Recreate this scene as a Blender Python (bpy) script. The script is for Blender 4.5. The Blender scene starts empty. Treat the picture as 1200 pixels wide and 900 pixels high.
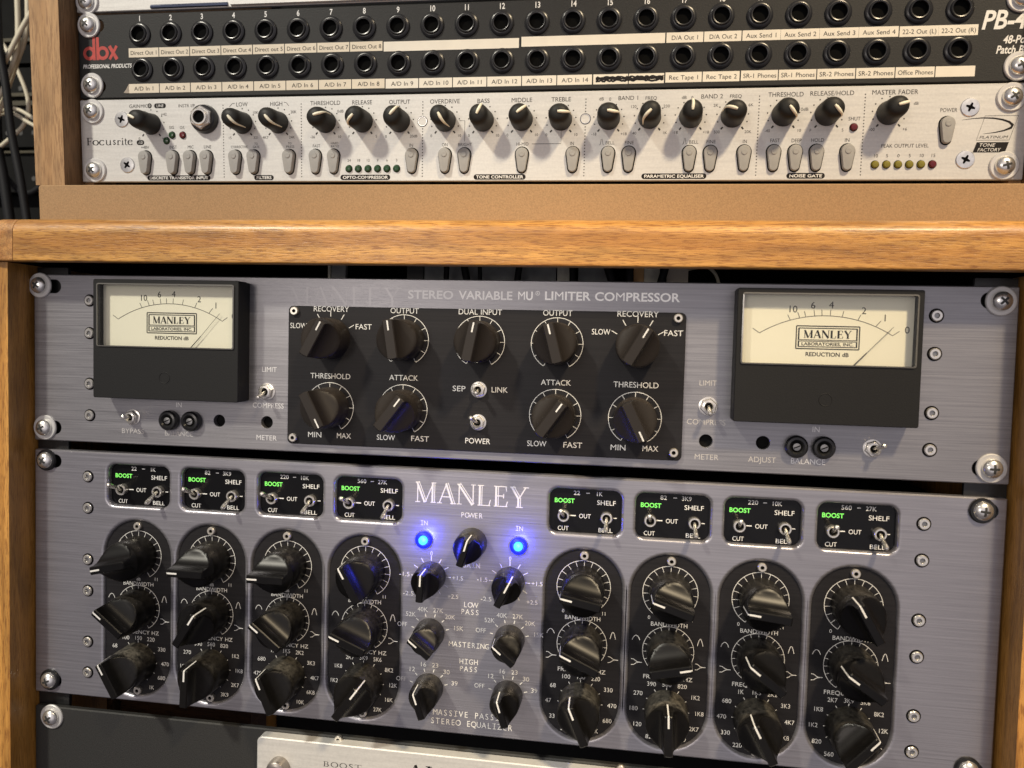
import bpy, bmesh, math, random
from mathutils import Vector, Matrix
from mathutils.geometry import tessellate_polygon
random.seed(7)
S = 0.001                                   # everything below is written in millimetres
C = bpy.context.scene.collection
sc = bpy.context.scene
R = math.radians

# ------------------------------------------------------------------ camera
cam_d = bpy.data.cameras.new("camera")
cam_d.sensor_width = 36.0
cam_d.lens = 914.8 / 1200 * 36
cam_d.clip_start = 0.01
cam_d.clip_end = 50
cam_d.dof.use_dof = True
cam_d.dof.focus_distance = 0.40
cam_d.dof.aperture_fstop = 12
cam = bpy.data.objects.new("camera", cam_d)
C.objects.link(cam)
cr = Vector((0.98896264, 0.14603225, 0.02504962))
cu = Vector((-0.03181228, 0.04415911, 0.99851788))
cf = Vector((-0.14470964, 0.98829376, -0.04831733))
mm = Matrix((cr, cu, -cf)).transposed().to_4x4()
mm.translation = Vector((70.998, -374.314, 56.290)) * S
cam.matrix_world = mm
sc.camera = cam

# ------------------------------------------------------------------ world and lamps
w = bpy.data.worlds.new("World")
sc.world = w
w.use_nodes = True
bg = w.node_tree.nodes["Background"]
# a dim room: pale ceiling above, darker floor below
wn, wl = w.node_tree.nodes, w.node_tree.links
wtc = wn.new("ShaderNodeTexCoord")
wsp = wn.new("ShaderNodeSeparateXYZ")
wl.new(wtc.outputs["Generated"], wsp.inputs[0])
wrp = wn.new("ShaderNodeValToRGB")
wrp.color_ramp.elements[0].position = 0.28
wrp.color_ramp.elements[0].color = (0.36, 0.32, 0.36, 1)
wrp.color_ramp.elements[1].position = 0.85
wrp.color_ramp.elements[1].color = (1.0, 0.93, 0.95, 1)
wmr = wn.new("ShaderNodeMapRange")
wmr.inputs[1].default_value = -1
wl.new(wsp.outputs[2], wmr.inputs[0])
wl.new(wmr.outputs[0], wrp.inputs[0])
# and an added bright patch behind the camera, for sheen on the metal
wdt = wn.new("ShaderNodeVectorMath")
wdt.operation = 'DOT_PRODUCT'
wdt.inputs[1].default_value = Vector((0.1, -1.0, 0.12)).normalized()
wl.new(wtc.outputs["Generated"], wdt.inputs[0])
wfr = wn.new("ShaderNodeMapRange")
wfr.interpolation_type = 'SMOOTHSTEP'
wfr.inputs[1].default_value = 0.70
wfr.inputs[2].default_value = 0.97
wl.new(wdt.outputs["Value"], wfr.inputs[0])
wmx = wn.new("ShaderNodeMix")
wmx.data_type = 'RGBA'
wl.new(wfr.outputs[0], wmx.inputs[0])
wl.new(wrp.outputs[0], wmx.inputs[6])
wmx.inputs[7].default_value = (2.15, 2.0, 2.12, 1)
wl.new(wmx.outputs[2], bg.inputs[0])
bg.inputs[1].default_value = 0.29


def spot(name, loc, aim, watts, col, angle, blend, rad):
    d = bpy.data.lights.new(name, 'SPOT')
    d.energy = watts
    d.color = col
    d.spot_size = R(angle)
    d.spot_blend = blend
    d.shadow_soft_size = rad
    o = bpy.data.objects.new(name, d)
    C.objects.link(o)
    o.location = Vector(loc) * S
    o.rotation_euler = (Vector(aim) - Vector(loc)).to_track_quat('-Z', 'Y').to_euler()
    return o


spot("ceiling_spot_cool", (-1080, -1480, 1560), (-440, 0, 0), 190, (1.0, 0.94, 0.80), 29, 0.4, 0.085)
spot("ceiling_spot_warm", (660, -950, 1180), (400, 0, 40), 112, (1.0, 0.80, 0.52), 40, 0.6, 0.07)
spot("front_fill_spot", (-560, -1750, 240), (40, 0, 40), 14, (1.0, 0.90, 0.80), 40, 0.7, 0.20)  # added frontal fill, placed for the sheen on the compressor face

sc.view_settings.view_transform = 'Standard'
sc.view_settings.look = 'None'
sc.view_settings.exposure = 0.0
sc.view_settings.gamma = 1.0

# ------------------------------------------------------------------ materials
M = {}


def nt(name):
    m = bpy.data.materials.new(name)
    m.use_nodes = True
    n = m.node_tree.nodes
    return m, n, m.node_tree.links, n["Principled BSDF"]


def N(n, t, **kw):
    x = n.new(t)
    for k, v in kw.items():
        setattr(x, k, v)
    return x


def plain(name, col, rough=0.5, metal=0.0, spec=0.5, noise=0.0, nscale=300, bump=0.0, emit=None, es=0.0, coat=0.0):
    m, n, l, b = nt(name)
    b.inputs["Base Color"].default_value = (*col, 1)
    b.inputs["Roughness"].default_value = rough
    b.inputs["Metallic"].default_value = metal
    b.inputs["Specular IOR Level"].default_value = spec
    if coat:
        b.inputs["Coat Weight"].default_value = coat
    if emit:
        b.inputs["Emission Color"].default_value = (*emit, 1)
        b.inputs["Emission Strength"].default_value = es
    if noise or bump:
        tc = N(n, "ShaderNodeTexCoord")
        nz = N(n, "ShaderNodeTexNoise")
        nz.inputs["Scale"].default_value = nscale
        nz.inputs["Detail"].default_value = 6
        l.new(tc.outputs["Object"], nz.inputs["Vector"])
        if noise:
            mp = N(n, "ShaderNodeMapRange")
            mp.inputs[1].default_value = 0.25
            mp.inputs[2].default_value = 0.75
            mp.inputs[3].default_value = 1 - noise
            mp.inputs[4].default_value = 1 + noise
            l.new(nz.outputs[0], mp.inputs[0])
            mx = N(n, "ShaderNodeMix", data_type='RGBA', blend_type='MULTIPLY')
            mx.inputs[0].default_value = 1
            mx.inputs[6].default_value = (*col, 1)
            cmb = N(n, "ShaderNodeCombineColor")
            for i in range(3):
                l.new(mp.outputs[0], cmb.inputs[i])
            l.new(cmb.outputs[0], mx.inputs[7])
            l.new(mx.outputs[2], b.inputs["Base Color"])
        if bump:
            bp = N(n, "ShaderNodeBump")
            bp.inputs["Strength"].default_value = bump
            bp.inputs["Distance"].default_value = 0.0003
            l.new(nz.outputs[0], bp.inputs["Height"])
            l.new(bp.outputs[0], b.inputs["Normal"])
    M[name] = m
    return m


def brushed(name, col, rough, metal, var=0.12, bump=0.25, sx=14, sz=900, blotch=0.06, grit=0.0, spec=0.5):
    """brushed sheet metal: streaks that run along X"""
    m, n, l, b = nt(name)
    tc = N(n, "ShaderNodeTexCoord")
    mp = N(n, "ShaderNodeMapping")
    mp.inputs["Scale"].default_value = (sx, 60, sz)
    l.new(tc.outputs["Object"], mp.inputs[0])
    nz = N(n, "ShaderNodeTexNoise")
    nz.inputs["Scale"].default_value = 1.0
    nz.inputs["Detail"].default_value = 8
    nz.inputs["Roughness"].default_value = 0.7
    l.new(mp.outputs[0], nz.inputs["Vector"])
    n2 = N(n, "ShaderNodeTexNoise")
    n2.inputs["Scale"].default_value = 16
    n2.inputs["Detail"].default_value = 6
    l.new(tc.outputs["Object"], n2.inputs["Vector"])
    n3 = N(n, "ShaderNodeTexNoise")
    n3.inputs["Scale"].default_value = 900
    n3.inputs["Detail"].default_value = 3
    l.new(tc.outputs["Object"], n3.inputs["Vector"])

    def rng(src, a):
        r = N(n, "ShaderNodeMapRange")
        r.inputs[1].default_value = 0.25
        r.inputs[2].default_value = 0.75
        r.inputs[3].default_value = 1 - a
        r.inputs[4].default_value = 1 + a
        l.new(src, r.inputs[0])
        return r.outputs[0]
    ml = N(n, "ShaderNodeMath", operation='MULTIPLY')
    l.new(rng(nz.outputs[0], var), ml.inputs[0])
    l.new(rng(n2.outputs[0], blotch), ml.inputs[1])
    m3 = N(n, "ShaderNodeMath", operation='MULTIPLY')
    l.new(ml.outputs[0], m3.inputs[0])
    l.new(rng(n3.outputs[0], grit), m3.inputs[1])
    vm = N(n, "ShaderNodeVectorMath", operation='SCALE')
    vm.inputs[0].default_value = col
    l.new(m3.outputs[0], vm.inputs["Scale"])
    l.new(vm.outputs[0], b.inputs["Base Color"])
    b.inputs["Metallic"].default_value = metal
    b.inputs["Specular IOR Level"].default_value = spec
    rr = N(n, "ShaderNodeMapRange")
    rr.inputs[3].default_value = rough - 0.14
    rr.inputs[4].default_value = rough + 0.14
    l.new(nz.outputs[0], rr.inputs[0])
    l.new(rr.outputs[0], b.inputs["Roughness"])
    bp = N(n, "ShaderNodeBump")
    bp.inputs["Strength"].default_value = bump
    bp.inputs["Distance"].default_value = 0.0002
    l.new(nz.outputs[0], bp.inputs["Height"])
    l.new(bp.outputs[0], b.inputs["Normal"])
    M[name] = m
    return m


def oak(name, c1, c2, c3, axis='X', rough=0.38, scale=1.0, coat=0.35):
    """oak: long grain along `axis`, with dark pores"""
    m, n, l, b = nt(name)
    tc = N(n, "ShaderNodeTexCoord")

    def mapped(sl, sc_):
        mp = N(n, "ShaderNodeMapping")
        v = {'X': (sl, sc_, sc_), 'Z': (sc_, sc_, sl), 'Y': (sc_, sl, sc_)}[axis]
        mp.inputs["Scale"].default_value = [q * scale for q in v]
        l.new(tc.outputs["Object"], mp.inputs[0])
        return mp.outputs[0]
    g1 = N(n, "ShaderNodeTexNoise")
    g1.inputs["Scale"].default_value = 1
    g1.inputs["Detail"].default_value = 5
    g1.inputs["Distortion"].default_value = 0.8
    l.new(mapped(4, 130), g1.inputs["Vector"])
    g2 = N(n, "ShaderNodeTexNoise")
    g2.inputs["Scale"].default_value = 1
    g2.inputs["Detail"].default_value = 6
    g2.inputs["Roughness"].default_value = 0.65
    l.new(mapped(120, 1500), g2.inputs["Vector"])
    cr1 = N(n, "ShaderNodeValToRGB")
    cr1.color_ramp.elements[0].position = 0.38
    cr1.color_ramp.elements[0].color = (*c1, 1)
    cr1.color_ramp.elements[1].position = 0.60
    cr1.color_ramp.elements[1].color = (*c2, 1)
    l.new(g1.outputs[0], cr1.inputs[0])
    cr2 = N(n, "ShaderNodeValToRGB")
    cr2.color_ramp.elements[0].position = 0.41
    cr2.color_ramp.elements[0].color = (1, 1, 1, 1)
    cr2.color_ramp.elements[1].position = 0.50
    cr2.color_ramp.elements[1].color = (0, 0, 0, 1)
    l.new(g2.outputs[0], cr2.inputs[0])
    sm = N(n, "ShaderNodeMath", operation='MULTIPLY')
    sm.inputs[1].default_value = 0.82
    l.new(cr2.outputs[0], sm.inputs[0])
    mx = N(n, "ShaderNodeMix", data_type='RGBA')
    l.new(sm.outputs[0], mx.inputs[0])
    l.new(cr1.outputs[0], mx.inputs[6])
    mx.inputs[7].default_value = (*c3, 1)
    g3 = N(n, "ShaderNodeTexNoise")
    g3.inputs["Scale"].default_value = 1
    g3.inputs["Detail"].default_value = 4
    g3.inputs["Distortion"].default_value = 2.2
    l.new(mapped(11, 70), g3.inputs["Vector"])
    pm = N(n, "ShaderNodeMapRange")
    pm.inputs[1].default_value = 0.30
    pm.inputs[2].default_value = 0.62
    pm.inputs[3].default_value = 0.66
    pm.inputs[4].default_value = 1.10
    l.new(g3.outputs[0], pm.inputs[0])
    pv = N(n, "ShaderNodeVectorMath", operation='SCALE')
    l.new(mx.outputs[2], pv.inputs[0])
    l.new(pm.outputs[0], pv.inputs["Scale"])
    l.new(pv.outputs[0], b.inputs["Base Color"])
    b.inputs["Roughness"].default_value = rough
    b.inputs["Coat Weight"].default_value = coat
    b.inputs["Coat Roughness"].default_value = 0.25
    bp = N(n, "ShaderNodeBump")
    bp.inputs["Strength"].default_value = 0.55
    bp.inputs["Distance"].default_value = 0.0005
    l.new(g2.outputs[0], bp.inputs["Height"])
    l.new(bp.outputs[0], b.inputs["Normal"])
    M[name] = m


def dusty(name, col, rough, dust=(0.30, 0.27, 0.23), amount=0.6, up=0.15):
    """dark plastic with real dust settled on the faces that look up"""
    m, n, l, b = nt(name)
    tc = N(n, "ShaderNodeTexCoord")
    ge = N(n, "ShaderNodeNewGeometry")
    sp = N(n, "ShaderNodeSeparateXYZ")
    l.new(ge.outputs["True Normal"], sp.inputs[0])
    mr = N(n, "ShaderNodeMapRange")
    mr.inputs[1].default_value = up
    mr.inputs[2].default_value = 0.9
    l.new(sp.outputs[2], mr.inputs[0])
    nz = N(n, "ShaderNodeTexNoise")
    nz.inputs["Scale"].default_value = 420
    nz.inputs["Detail"].default_value = 8
    nz.inputs["Roughness"].default_value = 0.75
    l.new(ge.outputs["Position"], nz.inputs["Vector"])
    nr = N(n, "ShaderNodeMapRange")
    nr.inputs[1].default_value = 0.35
    nr.inputs[2].default_value = 0.7
    l.new(nz.outputs[0], nr.inputs[0])
    ml = N(n, "ShaderNodeMath", operation='MULTIPLY')
    l.new(mr.outputs[0], ml.inputs[0])
    l.new(nr.outputs[0], ml.inputs[1])
    so = N(n, "ShaderNodeSeparateXYZ")          # fingers keep the grip clean, dust stays low on the skirt
    l.new(tc.outputs["Object"], so.inputs[0])
    low = N(n, "ShaderNodeMapRange")
    low.inputs[1].default_value = -0.0160
    low.inputs[2].default_value = -0.0142
    low.inputs[3].default_value = 0.04
    l.new(so.outputs[1], low.inputs[0])
    ml0 = ml
    ml = N(n, "ShaderNodeMath", operation='MULTIPLY')
    oi = N(n, "ShaderNodeObjectInfo")
    orr = N(n, "ShaderNodeMapRange")
    orr.inputs[3].default_value = 0.25
    orr.inputs[4].default_value = 1.1
    l.new(oi.outputs["Random"], orr.inputs[0])
    mo = N(n, "ShaderNodeMath", operation='MULTIPLY')
    l.new(low.outputs[0], mo.inputs[0])
    l.new(orr.outputs[0], mo.inputs[1])
    l.new(ml0.outputs[0], ml.inputs[0])
    l.new(mo.outputs[0], ml.inputs[1])
    m2 = N(n, "ShaderNodeMath", operation='MULTIPLY_ADD')
    m2.inputs[1].default_value = amount
    l.new(ml.outputs[0], m2.inputs[0])
    sp2 = N(n, "ShaderNodeMath", operation='MULTIPLY')
    sp2.inputs[1].default_value = 0.008
    l.new(nr.outputs[0], sp2.inputs[0])
    l.new(sp2.outputs[0], m2.inputs[2])
    mx = N(n, "ShaderNodeMix", data_type='RGBA')
    l.new(m2.outputs[0], mx.inputs[0])
    mx.inputs[6].default_value = (*col, 1)
    mx.inputs[7].default_value = (*dust, 1)
    l.new(mx.outputs[2], b.inputs["Base Color"])
    b.inputs["Specular IOR Level"].default_value = 0.24
    rg = N(n, "ShaderNodeMapRange")
    rg.inputs[3].default_value = rough
    rg.inputs[4].default_value = 0.9
    l.new(m2.outputs[0], rg.inputs[0])
    l.new(rg.outputs[0], b.inputs["Roughness"])
    M[name] = m


def glass(name):
    m, n, l, b = nt(name)
    n.remove(b)
    tr = N(n, "ShaderNodeBsdfTransparent")
    tr.inputs[0].default_value = (0.97, 0.97, 0.94, 1)
    gl = N(n, "ShaderNodeBsdfGlossy")
    gl.inputs["Roughness"].default_value = 0.04
    fr = N(n, "ShaderNodeFresnel")
    ge = N(n, "ShaderNodeNewGeometry")
    io = N(n, "ShaderNodeMapRange")             # same clear pane from both sides
    io.inputs[3].default_value = 1.45
    io.inputs[4].default_value = 1 / 1.45
    l.new(ge.outputs["Backfacing"], io.inputs[0])
    l.new(io.outputs[0], fr.inputs[0])
    mx = N(n, "ShaderNodeMixShader")
    l.new(fr.outputs[0], mx.inputs[0])
    l.new(tr.outputs[0], mx.inputs[1])
    l.new(gl.outputs[0], mx.inputs[2])
    l.new(mx.outputs[0], n["Material Output"].inputs[0])
    M[name] = m


brushed("violet_grey_aluminium", (0.312, 0.306, 0.322), 0.37, 0.68, 0.30, 0.45, 14, 1000, 0.07)
brushed("thick_grey_aluminium", (0.368, 0.360, 0.392), 0.32, 0.72, 0.24, 0.40, 14, 1000, 0.07)
brushed("silver_aluminium", (0.60, 0.59, 0.565), 0.46, 0.2, 0.10, 0.25, 40, 700, 0.04, 0.06)
brushed("black_plate", (0.015, 0.014, 0.0155), 0.5, 0.0, 0.35, 0.25, 14, 1000, 0.12, 0.0, 0.22)
plain("black_paint", (0.026, 0.026, 0.027), 0.55, noise=0.25, nscale=900, bump=0.25)
plain("patch_black", (0.014, 0.014, 0.0138), 0.6, spec=0.35, noise=0.25, nscale=1400, bump=0.4)
plain("charcoal_paint", (0.026, 0.026, 0.025), 0.6, spec=0.4, noise=0.25, nscale=1400, bump=0.4)
plain("meter_plastic", (0.010, 0.010, 0.0102), 0.6, spec=0.3, noise=0.2, nscale=1500, bump=0.25)
plain("black_gloss", (0.004, 0.004, 0.0045), 0.18, spec=0.25)
plain("jack_plastic", (0.012, 0.012, 0.013), 0.28, noise=0.3, nscale=600)
plain("hole_black", (0.002, 0.002, 0.002), 0.9, spec=0.1)
dusty("knob_black", (0.0035, 0.0033, 0.0036), 0.33, dust=(0.20, 0.18, 0.15), amount=0.34)
dusty("knob_dusty", (0.0055, 0.005, 0.0048), 0.30, dust=(0.25, 0.23, 0.19), amount=0.65, up=0.05)
dusty("knob_brown", (0.024, 0.020, 0.0175), 0.42, dust=(0.17, 0.13, 0.10), amount=0.35)
dusty("rubber_black", (0.016, 0.016, 0.015), 0.5, dust=(0.22, 0.20, 0.17), amount=0.25)
plain("zinc", (0.84, 0.83, 0.80), 0.27, 0.9, noise=0.15, nscale=500)
plain("washer_nylon", (0.62, 0.61, 0.60), 0.45, 0.3)
plain("steel_dark", (0.30, 0.30, 0.30), 0.4, 1.0)
plain("nickel", (0.82, 0.79, 0.73), 0.24, 0.85, noise=0.1, nscale=700)
plain("bolt_bright", (0.80, 0.75, 0.66), 0.28, 0.8)
plain("button_metal", (0.36, 0.33, 0.30), 0.35, 0.9)
plain("brass_dull", (0.40, 0.34, 0.26), 0.35, 1.0, noise=0.2, nscale=400)
plain("white_print", (0.76, 0.75, 0.72), 0.6)
plain("bright_print", (0.90, 0.89, 0.86), 0.6)
plain("grey_print", (0.50, 0.48, 0.47), 0.6)
plain("title_print", (0.95, 0.94, 0.91), 0.42, 0.5)
plain("faded_print", (0.80, 0.79, 0.78), 0.45, 0.5)
plain("faint_print", (0.55, 0.545, 0.55), 0.42, 0.6)
plain("worn_print", (0.330, 0.324, 0.338), 0.37, 0.68)
plain("red_print", (0.42, 0.045, 0.035), 0.6, noise=0.2, nscale=500)
plain("ink", (0.014, 0.012, 0.012), 0.7, spec=0.2)
plain("ink_grey", (0.04, 0.036, 0.034), 0.7, spec=0.2)
plain("label_paper", (0.70, 0.62, 0.49), 0.7, noise=0.05, nscale=120)
plain("label_paper_light", (0.76, 0.71, 0.61), 0.7, noise=0.05, nscale=120)
plain("dial_paper", (0.93, 0.90, 0.80), 0.7)
plain("button_grey", (0.32, 0.312, 0.295), 0.5, noise=0.06, nscale=300)
plain("cream", (0.82, 0.78, 0.62), 0.45)
plain("lamp_green", (0.015, 0.055, 0.018), 0.2)
plain("lamp_red", (0.11, 0.010, 0.012), 0.2)
plain("lamp_amber", (0.20, 0.17, 0.015), 0.25)
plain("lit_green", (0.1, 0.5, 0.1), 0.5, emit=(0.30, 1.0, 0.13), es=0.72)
plain("lit_blue", (0.02, 0.2, 0.5), 0.3, emit=(0.10, 0.78, 1.0), es=1.15)
plain("lit_blue_rim", (0.01, 0.02, 0.8), 0.3, emit=(0.008, 0.012, 0.8), es=0.8)
plain("display_blue", (0.004, 0.005, 0.009), 0.12)
plain("display_reflection", (0.10, 0.12, 0.19), 0.2, 0.85)
plain("acrylic_edge_glint", (0.13, 0.125, 0.115), 0.15, 0.0, 0.7)
plain("recess_dark", (0.03, 0.03, 0.028), 0.5)
plain("rail_steel", (0.012, 0.012, 0.012), 0.3, noise=0.3, nscale=200, bump=0.3)
plain("cable_white", (0.62, 0.57, 0.44), 0.5)
plain("cable_black", (0.010, 0.0105, 0.012), 0.6, spec=0.25)
plain("cable_grey", (0.05, 0.05, 0.048), 0.5)
plain("gear_dark", (0.0035, 0.0037, 0.0034), 0.7, spec=0.15, noise=0.5, nscale=60)
plain("gear_olive", (0.045, 0.038, 0.018), 0.5, noise=0.4, nscale=90)
plain("gear_grey", (0.30, 0.31, 0.31), 0.5, noise=0.3, nscale=150)
plain("gear_pale", (0.75, 0.72, 0.60), 0.4, noise=0.25, nscale=200)
plain("gear_orange", (0.75, 0.42, 0.16), 0.5)
plain("gear_tan", (0.6, 0.52, 0.42), 0.5)
plain("gear_beige", (0.30, 0.27, 0.21), 0.6, noise=0.2, nscale=80)
plain("mdf", (0.365, 0.225, 0.108), 0.75, noise=0.20, nscale=1400, bump=0.35)
oak("oak_top", (0.45, 0.200, 0.040), (0.65, 0.330, 0.078), (0.26, 0.095, 0.014), 'X', 0.36, 1.0, 0.22)
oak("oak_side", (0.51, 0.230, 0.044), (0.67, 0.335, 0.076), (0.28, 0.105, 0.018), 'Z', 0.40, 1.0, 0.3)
oak("oak_inner_shaded", (0.42, 0.20, 0.040), (0.52, 0.26, 0.062), (0.30, 0.13, 0.022), 'Z', 0.42, 1.0, 0.2)
oak("cleat_wood", (0.11, 0.05, 0.018), (0.15, 0.07, 0.025), (0.06, 0.026, 0.01), "X", 0.6, 1.0, 0.0)
oak("oak_end", (0.42, 0.19, 0.05), (0.54, 0.27, 0.08), (0.26, 0.10, 0.022), 'Y', 0.4, 1.4, 0.3)
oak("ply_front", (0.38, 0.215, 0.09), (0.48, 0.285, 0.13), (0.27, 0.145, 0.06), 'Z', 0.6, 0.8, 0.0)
oak("ply_inner_shaded", (0.20, 0.115, 0.052), (0.27, 0.16, 0.075), (0.13, 0.07, 0.03), 'Z', 0.65, 0.8, 0.0)
glass("clear_acrylic")


# ------------------------------------------------------------------ mesh builder (millimetres in, metres out)
def rrect(cx, cz, w_, h_, r, n=6):
    r = max(0.001, min(r, w_ / 2 - 1e-4, h_ / 2 - 1e-4))
    out = []
    for qx, qz, a0 in ((1, 1, 0), (-1, 1, 90), (-1, -1, 180), (1, -1, 270)):
        for i in range(n + 1):
            a = R(a0 + 90 * i / n)
            out.append((cx + qx * (w_ / 2 - r) + r * math.cos(a), cz + qz * (h_ / 2 - r) + r * math.sin(a)))
    return out


def egg(cx, cz, rt, rb, h_, n=12):
    """button outline: big circle at the top, small one at the bottom"""
    zt = cz + h_ / 2 - rt
    zb = cz - h_ / 2 + rb
    d = math.asin((rt - rb) / (zt - zb))
    out = []
    for i in range(n + 1):
        a = -d + (math.pi + 2 * d) * i / n
        out.append((cx + rt * math.cos(a), zt + rt * math.sin(a)))
    for i in range(n + 1):
        a = math.pi + d + (math.pi - 2 * d) * i / n
        out.append((cx + rb * math.cos(a), zb + rb * math.sin(a)))
    return out


class MB:
    def __init__(s):
        s.v = []
        s.f = []
        s.mi = []
        s.mats = []
        s.cur = 0

    def mat(s, name):
        if name not in s.mats:
            s.mats.append(name)
        s.cur = s.mats.index(name)
        return s

    def add(s, vs, fs):
        o = len(s.v)
        s.v += [tuple(q) for q in vs]
        for f in fs:
            s.f.append(tuple(i + o for i in f))
            s.mi.append(s.cur)

    def box(s, x0, x1, y0, y1, z0, z1):
        v = [(x, y, z) for x in (x0, x1) for y in (y0, y1) for z in (z0, z1)]
        s.add(v, [(0, 1, 3, 2), (4, 6, 7, 5), (0, 4, 5, 1), (2, 3, 7, 6), (0, 2, 6, 4), (1, 5, 7, 3)])

    def loft(s, rings, cap0=True, cap1=True, closed=True):
        n = len(rings[0])
        v = [p for r in rings for p in r]
        f = []
        for i in range(len(rings) - 1):
            for j in range(n if closed else n - 1):
                k = (j + 1) % n
                f.append((i * n + j, i * n + k, (i + 1) * n + k, (i + 1) * n + j))
        if cap0:
            f.append(tuple(range(n))[::-1])
        if cap1:
            f.append(tuple((len(rings) - 1) * n + j for j in range(n)))
        s.add(v, f)

    def prism(s, loop, y0, y1, ch=0.0, shrink=None):
        """extrude an outline (x,z) from y0 (back) to y1 (front, smaller y), with a front chamfer"""
        rings = [[(x, y0, z) for x, z in loop]]
        if ch and shrink:
            rings.append([(x, y1 + ch, z) for x, z in loop])
            rings.append([(x, y1, z) for x, z in shrink])
        else:
            rings.append([(x, y1, z) for x, z in loop])
        s.loft(rings)

    def lathe(s, prof, cx=0, cz=0, n=32, cap0=True, cap1=True):
        rings = []
        for r, y in prof:
            rings.append([(cx + r * math.cos(2 * math.pi * j / n), y, cz + r * math.sin(2 * math.pi * j / n)) for j in range(n)])
        s.loft(rings, cap0, cap1)

    def flat(s, loops, y):
        """flat sheet facing the viewer: first loop outside, the others are holes"""
        pl = [[Vector((x, z, 0)) for x, z in L] for L in loops]
        tri = tessellate_polygon(pl)
        v = [(x, y, z) for L in loops for x, z in L]
        s.add(v, [tuple(t) for t in tri])

    def plate(s, outer, holes, y0, y1, ch=0.5, edge=0.5):
        """a plate with rounded outline and moulded holes; outer=(cx,cz,w,h,r), hole=(cx,cz,w,h,r,fillet)"""
        cx, cz, w_, h_, r = outer
        O1 = rrect(cx, cz, w_, h_, r)
        O0 = rrect(cx, cz, w_ - 2 * ch, h_ - 2 * ch, max(r - ch, 0.05))
        loops = [O0]
        for (hx, hz, hw, hh, hr, fl) in holes:
            f2 = fl + (.35 if fl > .35 else 0)
            loops.append(rrect(hx, hz, hw + 2 * f2, hh + 2 * f2, hr + f2, 9))
        s.flat(loops, y1)
        s.loft([[(x, y0, z) for x, z in O1], [(x, y1 + ch, z) for x, z in O1], [(x, y1, z) for x, z in O0]], False, False)
        for (hx, hz, hw, hh, hr, fl) in holes:
            rings = []
            steps = 6 if fl > 0.35 else 1
            if fl > .35:
                f2 = fl + .35
                rings.append([(x, y1, z) for x, z in rrect(hx, hz, hw + 2 * f2, hh + 2 * f2, hr + f2, 9)])
            for i in range(steps + 1):
                a = i / steps * math.pi / 2
                off = fl * (1 - math.sin(a))
                dy = fl * (1 - math.cos(a))
                rings.append([(x, y1 + dy, z) for x, z in rrect(hx, hz, hw + 2 * off, hh + 2 * off, hr + off, 9)])
            rings.append([(x, y0, z) for x, z in rrect(hx, hz, hw, hh, hr, 9)])
            s.loft(rings, False, False)

    def line(s, pts, wd, y, closed=False):
        """flat printed line"""
        n = len(pts)
        L = []
        for i in range(n):
            if closed:
                a, b = pts[i - 1], pts[(i + 1) % n]
            else:
                a, b = pts[max(i - 1, 0)], pts[min(i + 1, n - 1)]
            dx, dz = b[0] - a[0], b[1] - a[1]
            q = math.hypot(dx, dz) or 1
            hw = (wd[i] if isinstance(wd, (list, tuple)) else wd) / 2
            L.append((pts[i], (-dz / q * hw, dx / q * hw)))
        v = []
        for p, d in L:
            v += [(p[0] + d[0], y, p[1] + d[1]), (p[0] - d[0], y, p[1] - d[1])]
        f = []
        for i in range(n if closed else n - 1):
            k = (i + 1) % n
            f.append((2 * i, 2 * k, 2 * k + 1, 2 * i + 1))
        s.add(v, f)

    def arc(s, cx, cz, r, a0, a1, wd, y, n=40):
        """clock angles, degrees from 12 o'clock, clockwise"""
        full = abs(a1 - a0) >= 359.9
        m_ = n if full else n + 1
        s.line([(cx + r * math.sin(R(a0 + (a1 - a0) * i / n)), cz + r * math.cos(R(a0 + (a1 - a0) * i / n))) for i in range(m_)], wd, y, full)

    def tick(s, cx, cz, a, r0, r1, wd, y):
        q, p = math.sin(R(a)), math.cos(R(a))
        s.line([(cx + r0 * q, cz + r0 * p), (cx + r1 * q, cz + r1 * p)], wd, y)

    def disc(s, cx, cz, r, y, n=14):
        s.add([(cx + r * math.cos(2 * math.pi * i / n), y, cz + r * math.sin(2 * math.pi * i / n)) for i in range(n)], [tuple(range(n))])

    def tube(s, pts, rad, n=10, caps=True):
        P = [Vector(p) for p in pts]
        rings = []
        up = Vector((0.3, 0.9, 0.2))
        for i, p in enumerate(P):
            t = (P[min(i + 1, len(P) - 1)] - P[max(i - 1, 0)]).normalized()
            a = t.cross(up).normalized()
            b = t.cross(a)
            rr = rad[i] if isinstance(rad, (list, tuple)) else rad
            rings.append([p + a * rr * math.cos(2 * math.pi * j / n) + b * rr * math.sin(2 * math.pi * j / n) for j in range(n)])
        s.loft(rings, caps, caps)

    def text(s, t, x, z, cap, y, wid=None, al='C', bold=0.0, shear=0.0, sx=1.0, fixed=None, rot=0.0):
        G = [glyph(ch, bold) for ch in t]
        k = cap / CAP
        adv = [g[2] for g in G]
        if fixed:
            adv = [fixed] * len(t)
        tot = sum(adv) * k
        kx = k * sx
        if wid and t:
            kx = k * wid / (tot or 1)
        tw = sum(adv) * kx
        px = x - (tw / 2 if al == 'C' else tw if al == 'R' else 0)
        ca, sa = math.cos(R(rot)), math.sin(R(rot))
        for g, a in zip(G, adv):
            o = (a - g[2]) / 2 if fixed else 0
            vs = []
            for (gx, gy) in g[0]:
                X = px + (gx + o + shear * gy) * kx - x
                Zz = gy * k - cap / 2
                vs.append((x + X * ca - Zz * sa, y, z + X * sa + Zz * ca))
            if vs:
                s.add(vs, g[1])
            px += a * kx

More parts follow.
